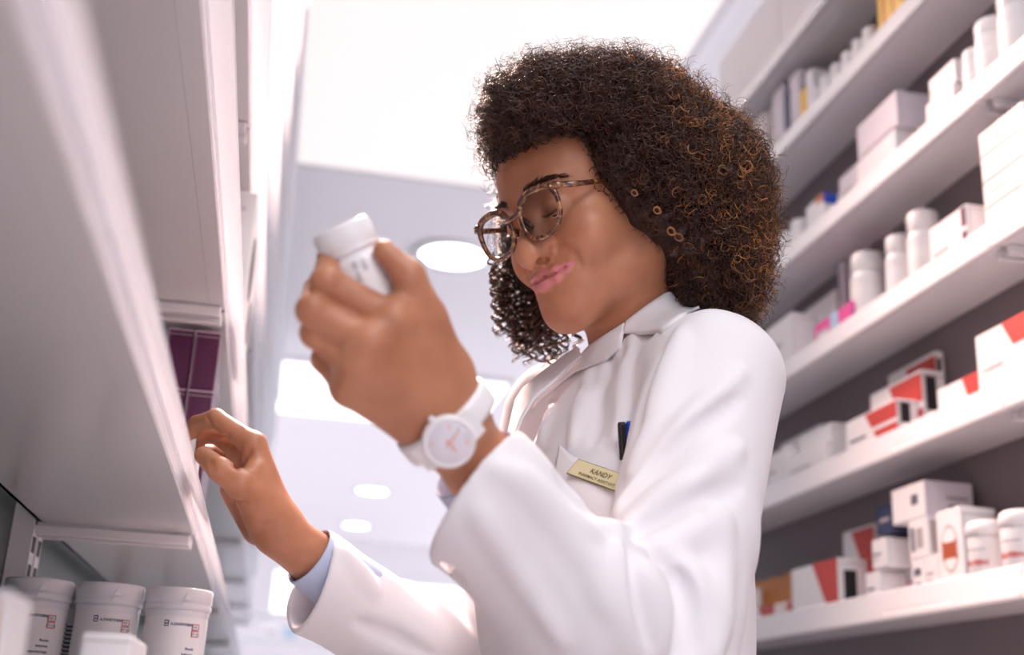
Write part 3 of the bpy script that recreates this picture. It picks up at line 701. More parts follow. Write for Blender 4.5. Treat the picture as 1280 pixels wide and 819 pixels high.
# ringlets that hang beyond her far cheek
def ringlets():
    S = []; R = []; T = []
    n = 46
    for i in range(85):
        px = 617 + 108 * RNG.random(); top = 312 + 40 * RNG.random() + max(0, px - 650) * .35
        base = 405 + 42 * RNG.random() + (14 if 640 < px < 700 else -6) - max(0, 640 - px) * .7; d = 1.205 + .045 * RNG.random() - .02 * (px > 690)
        a = W(px + RNG.normal() * 4, top, d); b = W(px + 4 + RNG.normal() * 5, base, d + .004); u = np.linspace(0, 1, n); ax = unit(b - a)
        e1 = unit(np.cross(ax, dirw((0, 0, 1)))); e2 = np.cross(ax, e1); L = np.linalg.norm(b - a); tn = L / .0125; ph = RNG.random() * 6.28; r = .0032 + .0022 * RNG.random()
        ang = ph + tn * 6.28 * u; rr = r * np.clip(u * 3 + .4, 0, 1)
        for k in range(5):
            o2 = RNG.normal(size=3) * .0007
            S.append(a + (b - a) * u[:, None] + e1 * (np.cos(ang + k * .22) * rr)[:, None] + e2 * (np.sin(ang + k * .22) * rr)[:, None] + o2); R.append(.00042); T.append(.15 + .5 * RNG.random() * (.5 if k else 1))
    o = strands_mesh('ringlets', S, R, np.array(T), [MAT['hair']], hair); o['kind'] = 'stuff'; tag(o, 'loose spiral ringlets beyond the far cheek')
ringlets()
# stray ring curls on the near side and crown, lit look painted as bright copper
S = []; R = []; T = []
for (px, py, n_) in [(830, 173, 1), (818, 73, 1), (848, 297, 1), (868, 152, 1), (795, 240, 1), (822, 262, 1), (905, 215, 1), (930, 262, 1), (838, 290, 1), (880, 250, 1)]:
    for k in range(n_):
        x, y = px + RNG.normal() * 5 * (k > 0), py + RNG.normal() * 5 * (k > 0)
        d = trace(hairv, [(x, y)], .9, 1.3)[0] - .004; c = W(x, y, min(d, 1.14)); r = .0030 + .0024 * RNG.random()
        e1 = dirw(unit((1, .2, .25 * RNG.normal()))); e2 = dirw(unit((-.1, 1, .35 * RNG.normal()))); u = np.linspace(0, 2 * math.pi * 2.1, 30); r = r * np.linspace(1, .55, 30)
        S.append(c + e1 * (np.cos(u) * r)[:, None] + e2 * (np.sin(u) * r)[:, None] + dirw((0, 0, 1)) * (u * .0003)[:, None] + RNG.normal(size=3) * .001); R.append(.00055); T.append(.75 + .25 * RNG.random())
strands_mesh('ring_curls', S, np.array(R), np.array(T), [MAT['hair']], hair)
for o in list(hair.children):
    if o.name.startswith('ring_curls'): o['kind'] = 'stuff'
# ------------------------------------------------------------------ lab coat
CU_L = W(592, 617, .795)          # centre of her left cuff's hem
CU_R = W(389, 722, 1.150)
aL = unit(EL_L - CU_L); aR = unit(EL_R - CU_R)
def plane_n(a, b, c, side):
    n = unit(np.cross(b - a, c - a)); return n if n @ side > 0 else -n
CU_L = W(592, 617, .79); hA, hB = W(640, 546, .795), W(545, 690, .785); nL = plane_n(hA, hB, W(618, 612, .86), aL); CU_L = (hA + hB) / 2
CU_R = W(388, 725, 1.150); nR = plane_n(W(409, 664, 1.150), W(365, 790, 1.125), W(356, 752, 1.180), aR)
aL = unit(EL_L - CU_L); aR = unit(EL_R - CU_R)
coat_a = [
    ell(CHEST + SF * .015, (.150, .100, .185), tax, k=.02),
    ell(CHEST + SF * .054 - SU * .03 + SL * .062, (.070, .070, .085), tax, k=.06), ell(CHEST + SF * .058 - SU * .03 - SL * .05, (.070, .070, .085), tax, k=.06),
    ell(NECK - SU * .43 + SF * .01, (.140, .105, .22), tax, k=.07), ell(NECK - SU * .68 + SF * .01, (.172, .125, .25), tax, k=.06),
    cone(NECK + SL * .045 - SU * .015, SH_L + SU * .004 - SL * .02, .040, .050, k=.05), cone(NECK - SL * .045 - SU * .015, SH_R + SU * .004 + SL * .02, .040, .050, k=.05),
]
neckhole = [cone(NECK + SU * .09 + SF * .008, NECK + SU * .035 + SF * .012, .060, .050, 's', .008)]
sl_up = cone(SH_L - SU * .004, EL_L + SU * .01, .060, .056, k=.022)
sl_lo_d = chain([EL_L, EL_L + (CU_L - EL_L) * .4, CU_L, CU_L - aL * .03], [.056, .0550, .0480, .0470], ki=.02)
sr_up = cone(SH_R - SU * .004, EL_R, .062, .056, k=.02)
sr_lo_d = chain([EL_R, EL_R + (CU_R - EL_R) * .5, CU_R, CU_R - aR * .03], [.056, .0500, .0455, .044], ki=.02)
def hems(nL, nR):
    """forearm tubes cut off at the hem and hollow behind it"""
    def fl(p):
        d0 = sl_lo_d.fn(p); t = (p - CU_L) @ nL; d = smax(d0, -t, .003)
        return smax(d, -np.maximum(d0 + .0052, t - .014), .002)
    def fr(p):
        d0 = sr_lo_d.fn(p); t = (p - CU_R) @ nR; d = smax(d0, -t, .003)
        return smax(d, -np.maximum(d0 + .0052, t - .032), .002)
    return Prim(fl, sl_lo_d.c, sl_lo_d.R, 'u', .016), Prim(fr, sr_lo_d.c, sr_lo_d.R, 'u', .016)
sl_lo, sr_lo = hems(nL, nR)
sl_lo.k = .010
coat_base = coat_a + neckhole + [sr_up, sr_lo, sl_up, sl_lo]
sl_up.k = .012
# folds: soft ridges (r > 0) and creases (r < 0) run over the cloth along these lines
FOLDS = [
    ([(770, 657), (800, 672), (835, 700), (860, 738), (868, 783)], .0085), ([(788, 680), (822, 702), (850, 735), (862, 790), (864, 819)], -.006),
    ([(832, 700), (868, 722), (889, 760), (892, 815)], .0075), ([(770, 690), (779, 745), (797, 819)], .0070), ([(786, 690), (800, 750), (812, 800)], -.005),
    ([(810, 720), (828, 760), (834, 810)], .0065), ([(845, 720), (852, 770), (850, 819)], -.004),
    ([(776, 655), (815, 632), (868, 598), (925, 560)], .0080), ([(790, 672), (835, 650), (890, 622), (920, 608)], -.006), ([(812, 690), (860, 668), (905, 652)], .0070),
    ([(772, 640), (826, 574), (867, 522), (925, 468)], .0075), ([(784, 628), (832, 575), (876, 535), (920, 500)], -.0055),
    ([(788, 590), (812, 540), (834, 490), (850, 430)], .0060), ([(830, 440), (812, 500), (796, 545)], -.0045), ([(850, 415), (832, 470), (815, 520)], .0050),
    ([(895, 640), (905, 700), (902, 780), (892, 819)], .0070), 
    ([(650, 600), (690, 650), (735, 700), (760, 760)], .0035), ([(600, 640), (650, 720), (700, 800)], .003),
    ([(620, 585), (660, 602), (700, 640), (740, 668)], .0050), ([(700, 600), (730, 630), (765, 650)], -.0040),
    ([(476, 695), (474, 730), (484, 760)], -.0030), ([(498, 700), (508, 735), (500, 765)], .0050), ([(520, 712), (535, 745), (540, 790)], -.0035), ([(548, 718), (556, 760), (566, 800)], .0050), ([(560, 712), (572, 745), (578, 775)], -.0035),
    ([(430, 690), (452, 715), (470, 740)], .0040), ([(448, 779), (470, 788), (505, 802), (540, 819)], -.0030),
    ([(735, 470), (722, 520), (715, 555)], .0035), ([(765, 440), (750, 500), (742, 550)], -.0030), ([(790, 425), (778, 490), (770, 550)], .0035), ([(690, 510), (676, 560), (664, 600)], .003),
]
fold_pr = []
for pl, r in FOLDS:
    px = resample(pl, 18); d = trace(coat_base, px, .6, 1.8); d[1:-1] = (d[:-2] + 2 * d[1:-1] + d[2:]) / 4; okd = np.nonzero(d < 1.7)[0]
    if len(okd) < 3: continue
    pts = [W(px[i][0], px[i][1], d[i]) for i in okd]; jump = [0] + [i for i in range(1, len(pts)) if np.linalg.norm(pts[i] - pts[i - 1]) > .06]
    if len(jump) > 1: pts = pts[:jump[1]]
    if len(pts) < 3: continue
    a = abs(r) * 1.25; n = len(pts); prof = [a * (.25 + .75 * math.sin(math.pi * (i + .5) / n)) for i in range(n)]
    gr = grad(lambda q: combine(q, coat_base), np.array(pts)); sink = .55 if r > 0 else -.60
    fold_pr.append(chain([p - g * q * sink for p, g, q in zip(pts, gr, prof)], prof, 'u' if r > 0 else 's', .012 if r > 0 else .010, .006))
coat_prims = coat_base + fold_pr
cl = np.array([q.c for q in coat_prims]); crr = np.array([q.R for q in coat_prims])[:, None]
lo_c = (cl - crr).min(0) - .02; hi_c = (cl + crr).max(0) + .02
wr_n = lambda p: .0011 * (np.sin(p @ np.array((61., 35., 22.)) + 3 * np.sin(p @ np.array((11., 23., 17.)))) + .6 * np.sin(p @ np.array((-40., 72., 51.)) + 2 * np.sin(p @ np.array((30., -9., 14.)))))
zcut = HIP[2] - .30
ctv, ctq = mesh_field(coat_prims, np.maximum(lo_c, (-9, -9, zcut)), hi_c, .0024, extra=lambda p, d: d + wr_n(p))
ctv = relax(ctv, ctq, 2)
def cloth_material(name, col, weave=900, bump=.10):
    m = mat(name, col, .78, spec=.25, noise=.012, nscale=60, bump=bump, bscale=weave, sheen=.15); return m
MAT['coat'] = cloth_material('white_cotton', (.80, .79, .825)); MAT['shirt'] = cloth_material('pale_blue_cotton', (.52, .60, .80)); MAT['navy_cloth'] = cloth_material('navy_knit', (.05, .055, .09))
coat = fast_mesh('lab_coat', ctv, ctq, [MAT['coat']], True, person); tag(coat, 'white lab coat with folded sleeves')
def sheet(name, edge_a, edge_b, m, parent, solid, lift=(.004, .007), n=40, k=9, thick=.0024, bulge=.003, depth=None, wav=.0):
    """cloth leaf between two edge lines, lying on the solid; lift at edge a and edge b"""
    A = resample(edge_a, n); Bq = resample(edge_b, n); u = np.linspace(0, 1, k); px = A[:, None, :2] * (1 - u)[None, :, None] + Bq[:, None, :2] * u[None, :, None]
    flat = px.reshape(-1, 2)
    if depth is None:
        d = trace(solid, flat, .6, 1.7).reshape(n, k); bad = d > 1.5          # past the silhouette: carry the nearest depth on
        for i in range(1, n): d[i] = np.where(bad[i], d[i - 1], d[i])
    else: d = A[:, None, 2] * (1 - u)[None] + Bq[:, None, 2] * u[None]
    # keep the leaf smooth where the solid has steps
    for _ in range(6):
        dd = d.copy(); dd[1:-1] = (d[:-2] + d[2:] + 2 * d[1:-1]) / 4; dd[:, 1:-1] = (dd[:, :-2] + dd[:, 2:] + 2 * dd[:, 1:-1]) / 4; d = np.minimum(d, dd)
    lf = lift[0] + (lift[1] - lift[0]) * u + bulge * np.sin(math.pi * u)
    d = d - lf[None] + wav * np.sin(np.linspace(0, 9, n))[:, None] * u[None]
    v = np.array([W(x, y, t) for (x, y), t in zip(flat, d.ravel())]); idx = np.arange(n * k).reshape(n, k)
    f = np.stack([idx[:-1, :-1], idx[1:, :-1], idx[1:, 1:], idx[:-1, 1:]], -1).reshape(-1, 4)
    o = fast_mesh(name, v, f, [MAT[m]], True, parent); s = o.modifiers.new('thickness', 'SOLIDIFY'); s.thickness = thick; s.offset = 0
    return o
sol = coat_a + neckhole + [sl_up] + neck
collar = sheet('collar', [(783, 402), (806, 384), (832, 366), (846, 364), (872, 380)], [(779, 417), (796, 418), (826, 416), (848, 398), (874, 384)], 'coat', coat, sol, (.006, .007), bulge=.004)
lapel = sheet('lapel', [(781, 404), (760, 417), (738, 431), (718, 452), (701, 472), (690, 482), (666, 500), (651, 527), (643, 548)], [(778, 418), (777, 434), (754, 453), (737, 459), (717, 466), (695, 484), (673, 502), (660, 528), (652, 550)], 'coat', coat, sol, (.007, .006), bulge=.004, wav=.001)
far = sheet('lapel', [(722, 434, 1.155), (700, 449, 1.16), (675, 468, 1.17), (655, 485, 1.18), (645, 500, 1.18), (640, 522, 1.17), (635, 545, 1.16)], [(727, 446, 1.13), (712, 458, 1.13), (697, 474, 1.125), (688, 482, 1.12), (668, 498, 1.11), (652, 524, 1.10), (643, 548, 1.09)], 'coat', coat, sol, (.0, .0), bulge=.002, depth=1)
# ------------------------------------------------------------------ shirt under the coat
def ring_tube(mb, c, ax, pts, mname, n=48, squash=None):
    """turned cloth tube: pts = [(radius, along)], closed profile"""
    ez = unit(ax); ex = unit(np.cross(ez, (0.2, 0.3, 0.9))); ey = np.cross(ez, ex); vs = []
    for r, z in pts:
        for k in range(n):
            a = 2 * math.pi * k / n; w = 1 + .012 * math.sin(3 * a + z * 60); q = ex * math.cos(a) + ey * math.sin(a)
            if squash is not None: q = q + squash[0] * (q @ squash[0]) * (squash[1] - 1)
            vs.append(np.array(c) + q * r * w + ez * z)
    m = len(pts); fs = [(i * n + k, i * n + (k + 1) % n, ((i + 1) % m) * n + (k + 1) % n, ((i + 1) % m) * n + k) for i in range(m) for k in range(n)]
    mb.add(vs, fs, mname, True)
sh = MB(); ring_tube(sh, W(602, 590, .790), unit(EL_L - WR_L), [(.0305, -.006), (.0315, -.008), (.0325, -.006), (.0335, .02), (.0355, .055), (.0335, .055), (.0315, .02)], 'shirt'); sh.build('shirt_cuff', person)
sh = MB(); ring_tube(sh, W(392, 699, 1.146), unit(EL_R - WR_R), [(.0285, -.004), (.0295, -.006), (.0305, -.004), (.0325, .03), (.035, .08), (.033, .08), (.0305, .03)], 'shirt'); sh.build('shirt_cuff', person)
# breast pocket: band of cloth with a gaping edge
pk = sheet('pocket', [(700, 556), (716, 571), (745, 583), (770, 590), (784, 590)], [(690, 610), (705, 632), (732, 650), (752, 662), (764, 664)], 'coat', coat, coat_a + neckhole, (.006, .001), bulge=.004, n=30)
tag(pk, 'breast pocket')
# ------------------------------------------------------------------ eyeglasses
gl = empty('eyeglasses', hp(0, .108, 0), "tortoiseshell eyeglasses worn on the woman's face", 'eyeglasses'); gl.rotation_euler = (0, 0, 0)
GO = np.array(gl.location)
def gp(x, y, z): return (HL * x + HF * y + HU * z) * HS                          # relative to the empty, axes of the head
def tort_material():
    m = mat('tortoiseshell', (.20, .075, .03), .12, spec=.6, coat=.6); nt = m.node_tree; b = nt.nodes['Principled BSDF']; tc = nt.nodes.new('ShaderNodeTexCoord')
    n = nt.nodes.new('ShaderNodeTexNoise'); n.inputs['Scale'].default_value = 130; n.inputs['Detail'].default_value = 2; n.inputs['Distortion'].default_value = 1.2; nt.links.new(tc.outputs['Object'], n.inputs['Vector'])
    c = nt.nodes.new('ShaderNodeValToRGB'); c.color_ramp.elements[0].position = .40; c.color_ramp.elements[0].color = (.075, .026, .016, 1); c.color_ramp.elements[1].position = .66; c.color_ramp.elements[1].color = (.40, .19, .07, 1)
    e = c.color_ramp.elements.new(.52); e.color = (.16, .055, .025, 1); nt.links.new(n.outputs['Fac'], c.inputs[0]); nt.links.new(c.outputs[0], b.inputs['Base Color']); return m
MAT['tort'] = tort_material()
def lens_material():
    m = bpy.data.materials.new('spectacle_lens'); m.use_nodes = True; nt = m.node_tree; nt.nodes.remove(nt.nodes['Principled BSDF']); out = nt.nodes['Material Output']
    t = nt.nodes.new('ShaderNodeBsdfTransparent'); g = nt.nodes.new('ShaderNodeBsdfGlossy'); g.inputs['Roughness'].default_value = .02; f = nt.nodes.new('ShaderNodeFresnel'); f.inputs['IOR'].default_value = 2.0
    x = nt.nodes.new('ShaderNodeMixShader'); nt.links.new(f.outputs[0], x.inputs[0]); nt.links.new(t.outputs[0], x.inputs[1]); nt.links.new(g.outputs[0], x.inputs[2]); nt.links.new(x.outputs[0], out.inputs['Surface']); return m
MAT['lens'] = lens_material()
def rim_curve(s, sx=1.0, n=56):
    pts = []
    for k in range(n):
        a = 2 * math.pi * k / n; c_, s_ = math.cos(a), math.sin(a)
        x = .0272 * sx * math.copysign(abs(c_) ** .84, c_); z = .0232 * sx * math.copysign(abs(s_) ** .88, s_)
        if s_ > 0 and c_ > 0: x += .0035 * s_ * c_; z += .0022 * s_ * c_ * 2 * c_
        x -= .0022 * max(0, -s_)
        pts.append((s * (.0358 + x), -.0036 * ((.0358 + x) / .06) ** 2, z - .001))
    return pts
for s in (-1, 1):
    r = MB(); pts = rim_curve(s); n = len(pts)
    up_th = [.0024 + .0012 * max(0, math.sin(2 * math.pi * k / n)) for k in range(n)]
    r.tube([gp(*q) for q in pts], up_th, 'tort', 8, True)
    r.tube([gp(s * .059, -.0035, .0165), gp(s * .0635, -.004, .0165), gp(s * .068, -.006, .0155), gp(s * .0685, -.012, .0145)], [.0036, .0040, .0038, .0030], 'tort', 8)
    ro = r.build('rim', gl)
    l = MB(); lp = rim_curve(s, .97); vs = [gp(s * .0358, .0006, 0)] + [gp(*q) for q in lp]
    l.add(vs, [(0, 1 + k, 1 + (k + 1) % n) if s > 0 else (0, 1 + (k + 1) % n, 1 + k) for k in range(n)], 'lens', True); l.build('lens', gl)
    t = MB(); t.tube([gp(s * .0685, -.010, .0148), gp(s * .0705, -.035, .0128), gp(s * .0735, -.07, .0105), gp(s * .0765, -.105, .0085), gp(s * .0780, -.122, .0), gp(s * .0775, -.134, -.018)], [.0032, .0027, .0025, .0024, .0024, .0018], 'tort', 8); t.build('temple_arm', gl)
    h = MB(); h.lathe([(.0004, 0), (.0011, .0002), (.0011, .0005), (.0003, .0008)], 'gold', 12, gp(s * .0640, .0001, .0168), True, HF); h.build('rivet', gl)
b = MB(); b.tube([gp(-.0115, -.0002, .0085), gp(-.006, .0026, .0068), gp(0, .0036, .0062), gp(.006, .0026, .0068), gp(.0115, -.0002, .0085)], [.0031, .0029, .0027, .0029, .0031], 'tort', 8)
for s in (-1, 1): b.tube([gp(s * .0108, -.001, .002), gp(s * .0108, -.006, -.004), gp(s * .0125, -.009, -.010)], [.002, .0030, .0016], 'tort', 8)
b.build('bridge', gl)

# ------------------------------------------------------------------ wristwatch
fa = unit(EL_L - WR_L); WB = WR_L - fa * .010
skin_at = lambda q, al: next(r for r in np.arange(.050, .004, -.0003) if combine((WB + fa * al + q * r)[None], arms + lhand)[0] < .0004)
sp = trace(arms + lhand, [(560, 556)], .5, 1.0)[0]; SPT = W(560, 556, sp)
watch = empty('wristwatch', WB, "white round wristwatch on the woman's raised left wrist", 'watch')
nrm = SPT - WB; nrm = unit(nrm - fa * (nrm @ fa)); nrm = unit(nrm * .8 - vdir * .5); nrm = unit(nrm - fa * (nrm @ fa)); sd = np.cross(fa, nrm)
band = MB(); vs = []; n = 60
for k in range(n):
    a = 2 * math.pi * k / n; q = nrm * math.cos(a) + sd * math.sin(a); wr_r = max(skin_at(q, t) for t in (-.008, 0, .008))
    for dr, al in ((0, -.0085), (.0016, -.0080), (.0022, -.004), (.0022, .004), (.0016, .0080), (0, .0085), (-.0006, .004), (-.0006, -.004)): vs.append(q * (wr_r + dr) + fa * al)
band.add(vs, [(k * 8 + j, k * 8 + (j + 1) % 8, ((k + 1) % n) * 8 + (j + 1) % 8, ((k + 1) % n) * 8 + j) for k in range(n) for j in range(8)], 'plastic', True); band.build('strap', watch)
wn = unit(nrm * .85 - vdir * .35); base = nrm * (max(skin_at(nrm, t) for t in (-.012, 0, .012)) + .0030)
for sg in (-1, 1):
    pass
cs = MB(); cs.lathe([(.0135, -.002), (.0162, -.0005), (.0168, .0035), (.0164, .0070), (.0146, .0082), (.0140, .0076)], 'plastic', 48, base, True, wn)
for a in (-1, 1):
    lv = sd * a
    o = base + lv * .0145
    ex, ey = fa, unit(lv - wn * .45)
    cs.prism([(-.0095, -.002), (.0095, -.002), (.0085, .0065), (-.0085, .0065)], o + wn * .0008, ex, ey, unit(np.cross(ex, ey)) * (1 if np.cross(ex, ey) @ wn > 0 else -1), .0040, 'plastic')
cs.build('case', watch)
dl_ = MB(); dl_.lathe([(.0139, .0), (.0139, .0006), (.0132, .0010), (.001, .0010)], 'watchdial', 48, base + wn * .0068, True, wn); dial = dl_.build('dial', watch)
mk = MB(); e1 = unit(fa * .8 + sd * .6); e2 = np.cross(wn, e1)
for k in range(12):
    a = 2 * math.pi * k / 12; u = e1 * math.cos(a) + e2 * math.sin(a); v = np.cross(wn, u)
    mk.prism([(-.0007, .0096), (.0007, .0096), (.0007, .0118), (-.0007, .0118)], base + wn * .0079, v, u, wn, .0002, 'coral' if k % 3 == 0 else 'watchdial')
mk.build('hour_mark', dial)
for ln, wd, a in ((.0070, .0009, .7), (.0100, .0006, 2.5)):
    u = e1 * math.cos(a) + e2 * math.sin(a); v = np.cross(wn, u); hn = MB(); hn.prism([(-wd, -.002), (wd, -.002), (wd * .6, ln), (-wd * .6, ln)], base + wn * .0082, v, u, wn, .0003, 'coral'); hn.build('hand', dial)
cr = MB(); cr.lathe([(.0016, 0), (.0022, .0004), (.0022, .0024), (.0014, .003)], 'plastic', 16, base + wn * .003 - fa * .0166, True, -fa); cr.build('crown', watch)

# ------------------------------------------------------------------ the bottle in her hand
bc0, bc1 = W(425, 285, .738), W(474, 389, .742); bax = unit(bc1 - bc0)
hb = empty('pill_bottle', bc1, "white pill bottle held up in the woman's raised left hand", 'bottle')
def rel(p): return np.array(p) - np.array(hb.location)
bl = MB(); L0 = np.linalg.norm(bc1 - bc0); o = rel(bc1); up_ = -bax
bl.lathe([(.004, .0), (.0185, .0), (.0205, .0012), (.0212, .003), (.0212, L0 - .026), (.0205, L0 - .0225), (.0180, L0 - .0195), (.0168, L0 - .018), (.0168, L0 - .010)], 'plastic', 56, o, True, up_); bl.build('body', hb)
cp = MB(); prof = [(.0005, L0 + .001), (.0168, L0 + .001), (.0182, L0 - .0002), (.0186, L0 - .002), (.0186, L0 - .0150), (.0190, L0 - .0158), (.0190, L0 - .0172), (.0170, L0 - .0178)]
cp.lathe(prof[::-1], 'plastic', 56, o, True, up_)
ex_, ey_ = unit(np.cross((0.3, 0.9, 0.1), up_)), None; ey_ = np.cross(up_, ex_)
for k in range(64):
    a = 2 * math.pi * k / 64; q = ex_ * math.cos(a) + ey_ * math.sin(a); cp.tube([o + q * .0186 + up_ * (L0 - .0145), o + q * .0186 + up_ * (L0 - .0025)], .00035, 'plastic', 5)
cp.build('cap', hb)
# printed label lines on the side towards her
tocam = -unit(W(452, 340, .72) - CAM); tocam = unit(tocam - up_ * (tocam @ up_)); tside = np.cross(up_, tocam)
lb = MB()
def print_on(text, size, ang, h, mname):
    me_b = MB(); me_b.text(text, size, (0, 0, 0), (1, 0, 0), (0, 1, 0), mname, lift=0); vs = []
    for v in me_b.v:
        a = ang + v[1] / .0214; q = tocam * math.cos(a) + tside * math.sin(a); vs.append(o + q * .02135 + up_ * (h - v[0]))
    lb.add(vs, me_b.f, mname)
for t, z_, a_2, h_ in (('100', .0052, .10, .034), ('50 mg', .0052, -.16, .034), ('capsules', .0042, .62, .030), ('oral use', .0036, -.55, .024)): print_on(t, z_, a_2, h_, 'ink')
lb.build('label_print', hb)

# ------------------------------------------------------------------ name badge and pens
dq = trace(coat_a + neckhole, [(713.6, 574), (779, 597), (708.6, 593)], .6, 1.7) - .0175
TL, TR, BL_ = W(713.6, 574, dq[0]), W(784, 598.6, dq[1]), W(708.6, 593, dq[2])
bx = unit(TR - TL); by = unit((TL - BL_) - bx * ((TL - BL_) @ bx)); bn = np.cross(bx, by); bw, bh = np.linalg.norm(TR - TL), np.linalg.norm(TL - BL_)
badge = empty('name_badge', BL_, "gold name badge pinned on the coat's breast pocket", 'badge')
p_ = MB(); p_.prism([(0, 0), (bw, 0), (bw, bh), (0, bh)], (0, 0, 0), bx, by, bn, .0012, 'goldedge'); p_.prism([(.0007, .0007), (bw - .0007, .0007), (bw - .0007, bh - .0007), (.0007, bh - .0007)], bn * .0012, bx, by, bn, .0003, 'gold'); p_.build('plate', badge)
t_ = MB(); t_.text('KANDY', bh * .40, bx * bw * .50 + by * bh * .46 + bn * .0016, bx, by, 'engraved', 'CENTER', bold=.00004); t_.text('PHARMACY ASSISTANT', bh * .235, bx * bw * .50 + by * bh * .15 + bn * .0016, bx, by, 'engraved', 'CENTER', bold=.00003); t_.build('engraving', badge)
for nm, mt, top, bot, lab in (('pen', 'blackpen', (777, 528), (780, 578), 'black pen standing in the breast pocket beside the sleeve'), ('pen', 'bluepen', (788, 527), (784, 575), 'blue pen half hidden behind the sleeve in the breast pocket')):
    dd = float(trace(coat_a, [((top[0] + bot[0]) / 2 - 8, (top[1] + bot[1]) / 2)],   .6, 1.7)[0]) - .018
    a, b2 = W(*top, dd), W(*bot, dd + .002); ax = unit(a - b2); e = empty(nm, b2, lab, 'pen'); Lp = np.linalg.norm(a - b2); q = MB()
    q.lathe([(.0030, -.06), (.0036, -.02), (.0036, Lp - .02), (.0036, Lp - .002), (.0030, Lp), (.001, Lp + .0003)], mt, 20, (0, 0, 0), True, ax); q.build('barrel', e)
    c_ = MB(); cn = unit(-vdir - ax * (-vdir @ ax)); s_ = np.cross(ax, cn); c_.prism([(-.0016, Lp - .032), (.0016, Lp - .032), (.0019, Lp - .001), (-.0019, Lp - .001)], cn * .0050, s_, ax, cn, .0012, mt); c_.prism([(-.0019, Lp - .004), (.0019, Lp - .004), (.0019, Lp - .001), (-.0019, Lp - .001)], cn * .0028, s_, ax, cn, .0024, mt); c_.build('clip', e)
# ------------------------------------------------------------------ goods on the shelves
LET = 'tincture salve lozenge balm syrup tonic'.split()
def carton(loc, size, label, group=None, rotz=0.0, base='card', decor=(), name='carton', cat='carton'):
    """folding carton: body with tuck-flap seams and printed panels; size = (depth x, length y, height z); loc = centre of its base.
    decor: (face, polygon in 0..1, material); faces: 'f' looks to the aisle, 'e' is the end towards the lens, 't' the top, 'n' the aisle side of left-hand goods"""
    sx, sy, sz = size; b = MB(); b.box((-sx / 2, -sy / 2, 0), (sx / 2, sy / 2, sz), base, min(.0016, sz * .04))
    F = {'f': ((-sx / 2, sy / 2, 0), (0, -sy, 0), (0, 0, sz), (-1, 0, 0)), 'e': ((-sx / 2, -sy / 2, 0), (sx, 0, 0), (0, 0, sz), (0, -1, 0)),
         't': ((-sx / 2, sy / 2, sz), (0, -sy, 0), (sx, 0, 0), (0, 0, 1)), 'n': ((sx / 2, -sy / 2, 0), (0, sy, 0), (0, 0, sz), (1, 0, 0))}
    for j_, (fc, poly, m) in enumerate(list(decor) + [('e', [(.03, .90), (.97, .90), (.97, .912), (.03, .912)], 'card_grey'), ('e', [(.08, .02), (.09, .02), (.09, .9), (.08, .9)], 'card_grey')]):
        o, ex, ey, n = map(np.array, F[fc]); o = np.array(o, float)
        if isinstance(poly, str):
            t, hgt, u, v = poly.split('|'); h_ = float(hgt); exu, eyu = unit(ex), unit(ey)
            b.text(t, h_, o + ex * float(u) + ey * float(v), exu, eyu, m, 'LEFT')
            continue
        lift = .0003 + .0002 * j_
        b.prism(poly, o + np.array(n, float) * .0001, ex, ey, np.array(n, float), lift, m)
    o = b.build(name); o.location = loc; o.rotation_euler = (0, 0, rotz); return tag(o, label, cat, group)
def R_(u0, v0, u1, v1): return [(u0, v0), (u1, v0), (u1, v1), (u0, v1)]
def shelf_y(i, px, x=RX): return y_at(px, x, CZ + RZ[i] + DECK + .03)
STAND = []
HK = 1.45                                                                    # carton heights
def on_right(i, px0, px1, h, depth, label, x=.012, z=0.0, **k):
    """a carton on right shelf i that spans columns px0..px1 of the view along its aisle face"""
    h, z = min(h * HK, .205), (z * HK if z else 0)
    if i == 6: h = h
    y1, y0 = shelf_y(i, px0, RX + x), shelf_y(i, px1, RX + x); L = abs(y1 - y0)
    depth = min(depth, BACKX - RX - .012 - x - .001); z0 = CZ + RZ[i] + DECK + z; lo, hi = min(y0, y1), max(y0, y1)
    for (a0, a1, b0, b1, c0, c1) in STAND:                                    # no carton stands in another
        if z0 < c1 - .0005 and z0 + h > c0 + .0005 and lo < b1 and hi > b0 and RX + x < a1 and RX + x + depth > a0:
            if RX + x + .012 < a0: depth = a0 - RX - x - .0005
            elif a1 + .014 < BACKX - .014: x = a1 - RX + .0005; depth = min(depth, BACKX - .0125 - a1)
            elif (lo + hi) / 2 > (b0 + b1) / 2: lo = b1 + .0004
            else: hi = b0 - .0004
    y0, y1 = lo, hi; L = hi - lo; STAND.append((RX + x, RX + x + depth, lo, hi, z0, z0 + h))
    return carton((RX + x + depth / 2, (y0 + y1) / 2, CZ + RZ[i] + DECK + z + .0002), (depth, L, h), label, **k)
RW = [('f', [(.55, .0), (.85, .0), (1, 0), (1, 1), (.30, 1)], 'red'), ('f', R_(.06, .30, .40, .36), 'ink')]
def end_black(a=.30, b=.70, c=.35, d=.92): return ('e', R_(a, c, b, d), 'black')
REDBOX = lambda: [('f', [(.52, .55), (1, .55), (1, .95), (.40, .95)], 'red'), ('f', [(.66, .08), (1, .08), (1, .45), (.55, .45)], 'red'), ('f', R_(.08, .40, .40, .46), 'ink'), end_black(.16, .60, .42, .92), ('e', R_(.14, .08, .26, .34), 'red'), ('e', R_(.34, .08, .42, .34), 'red')]
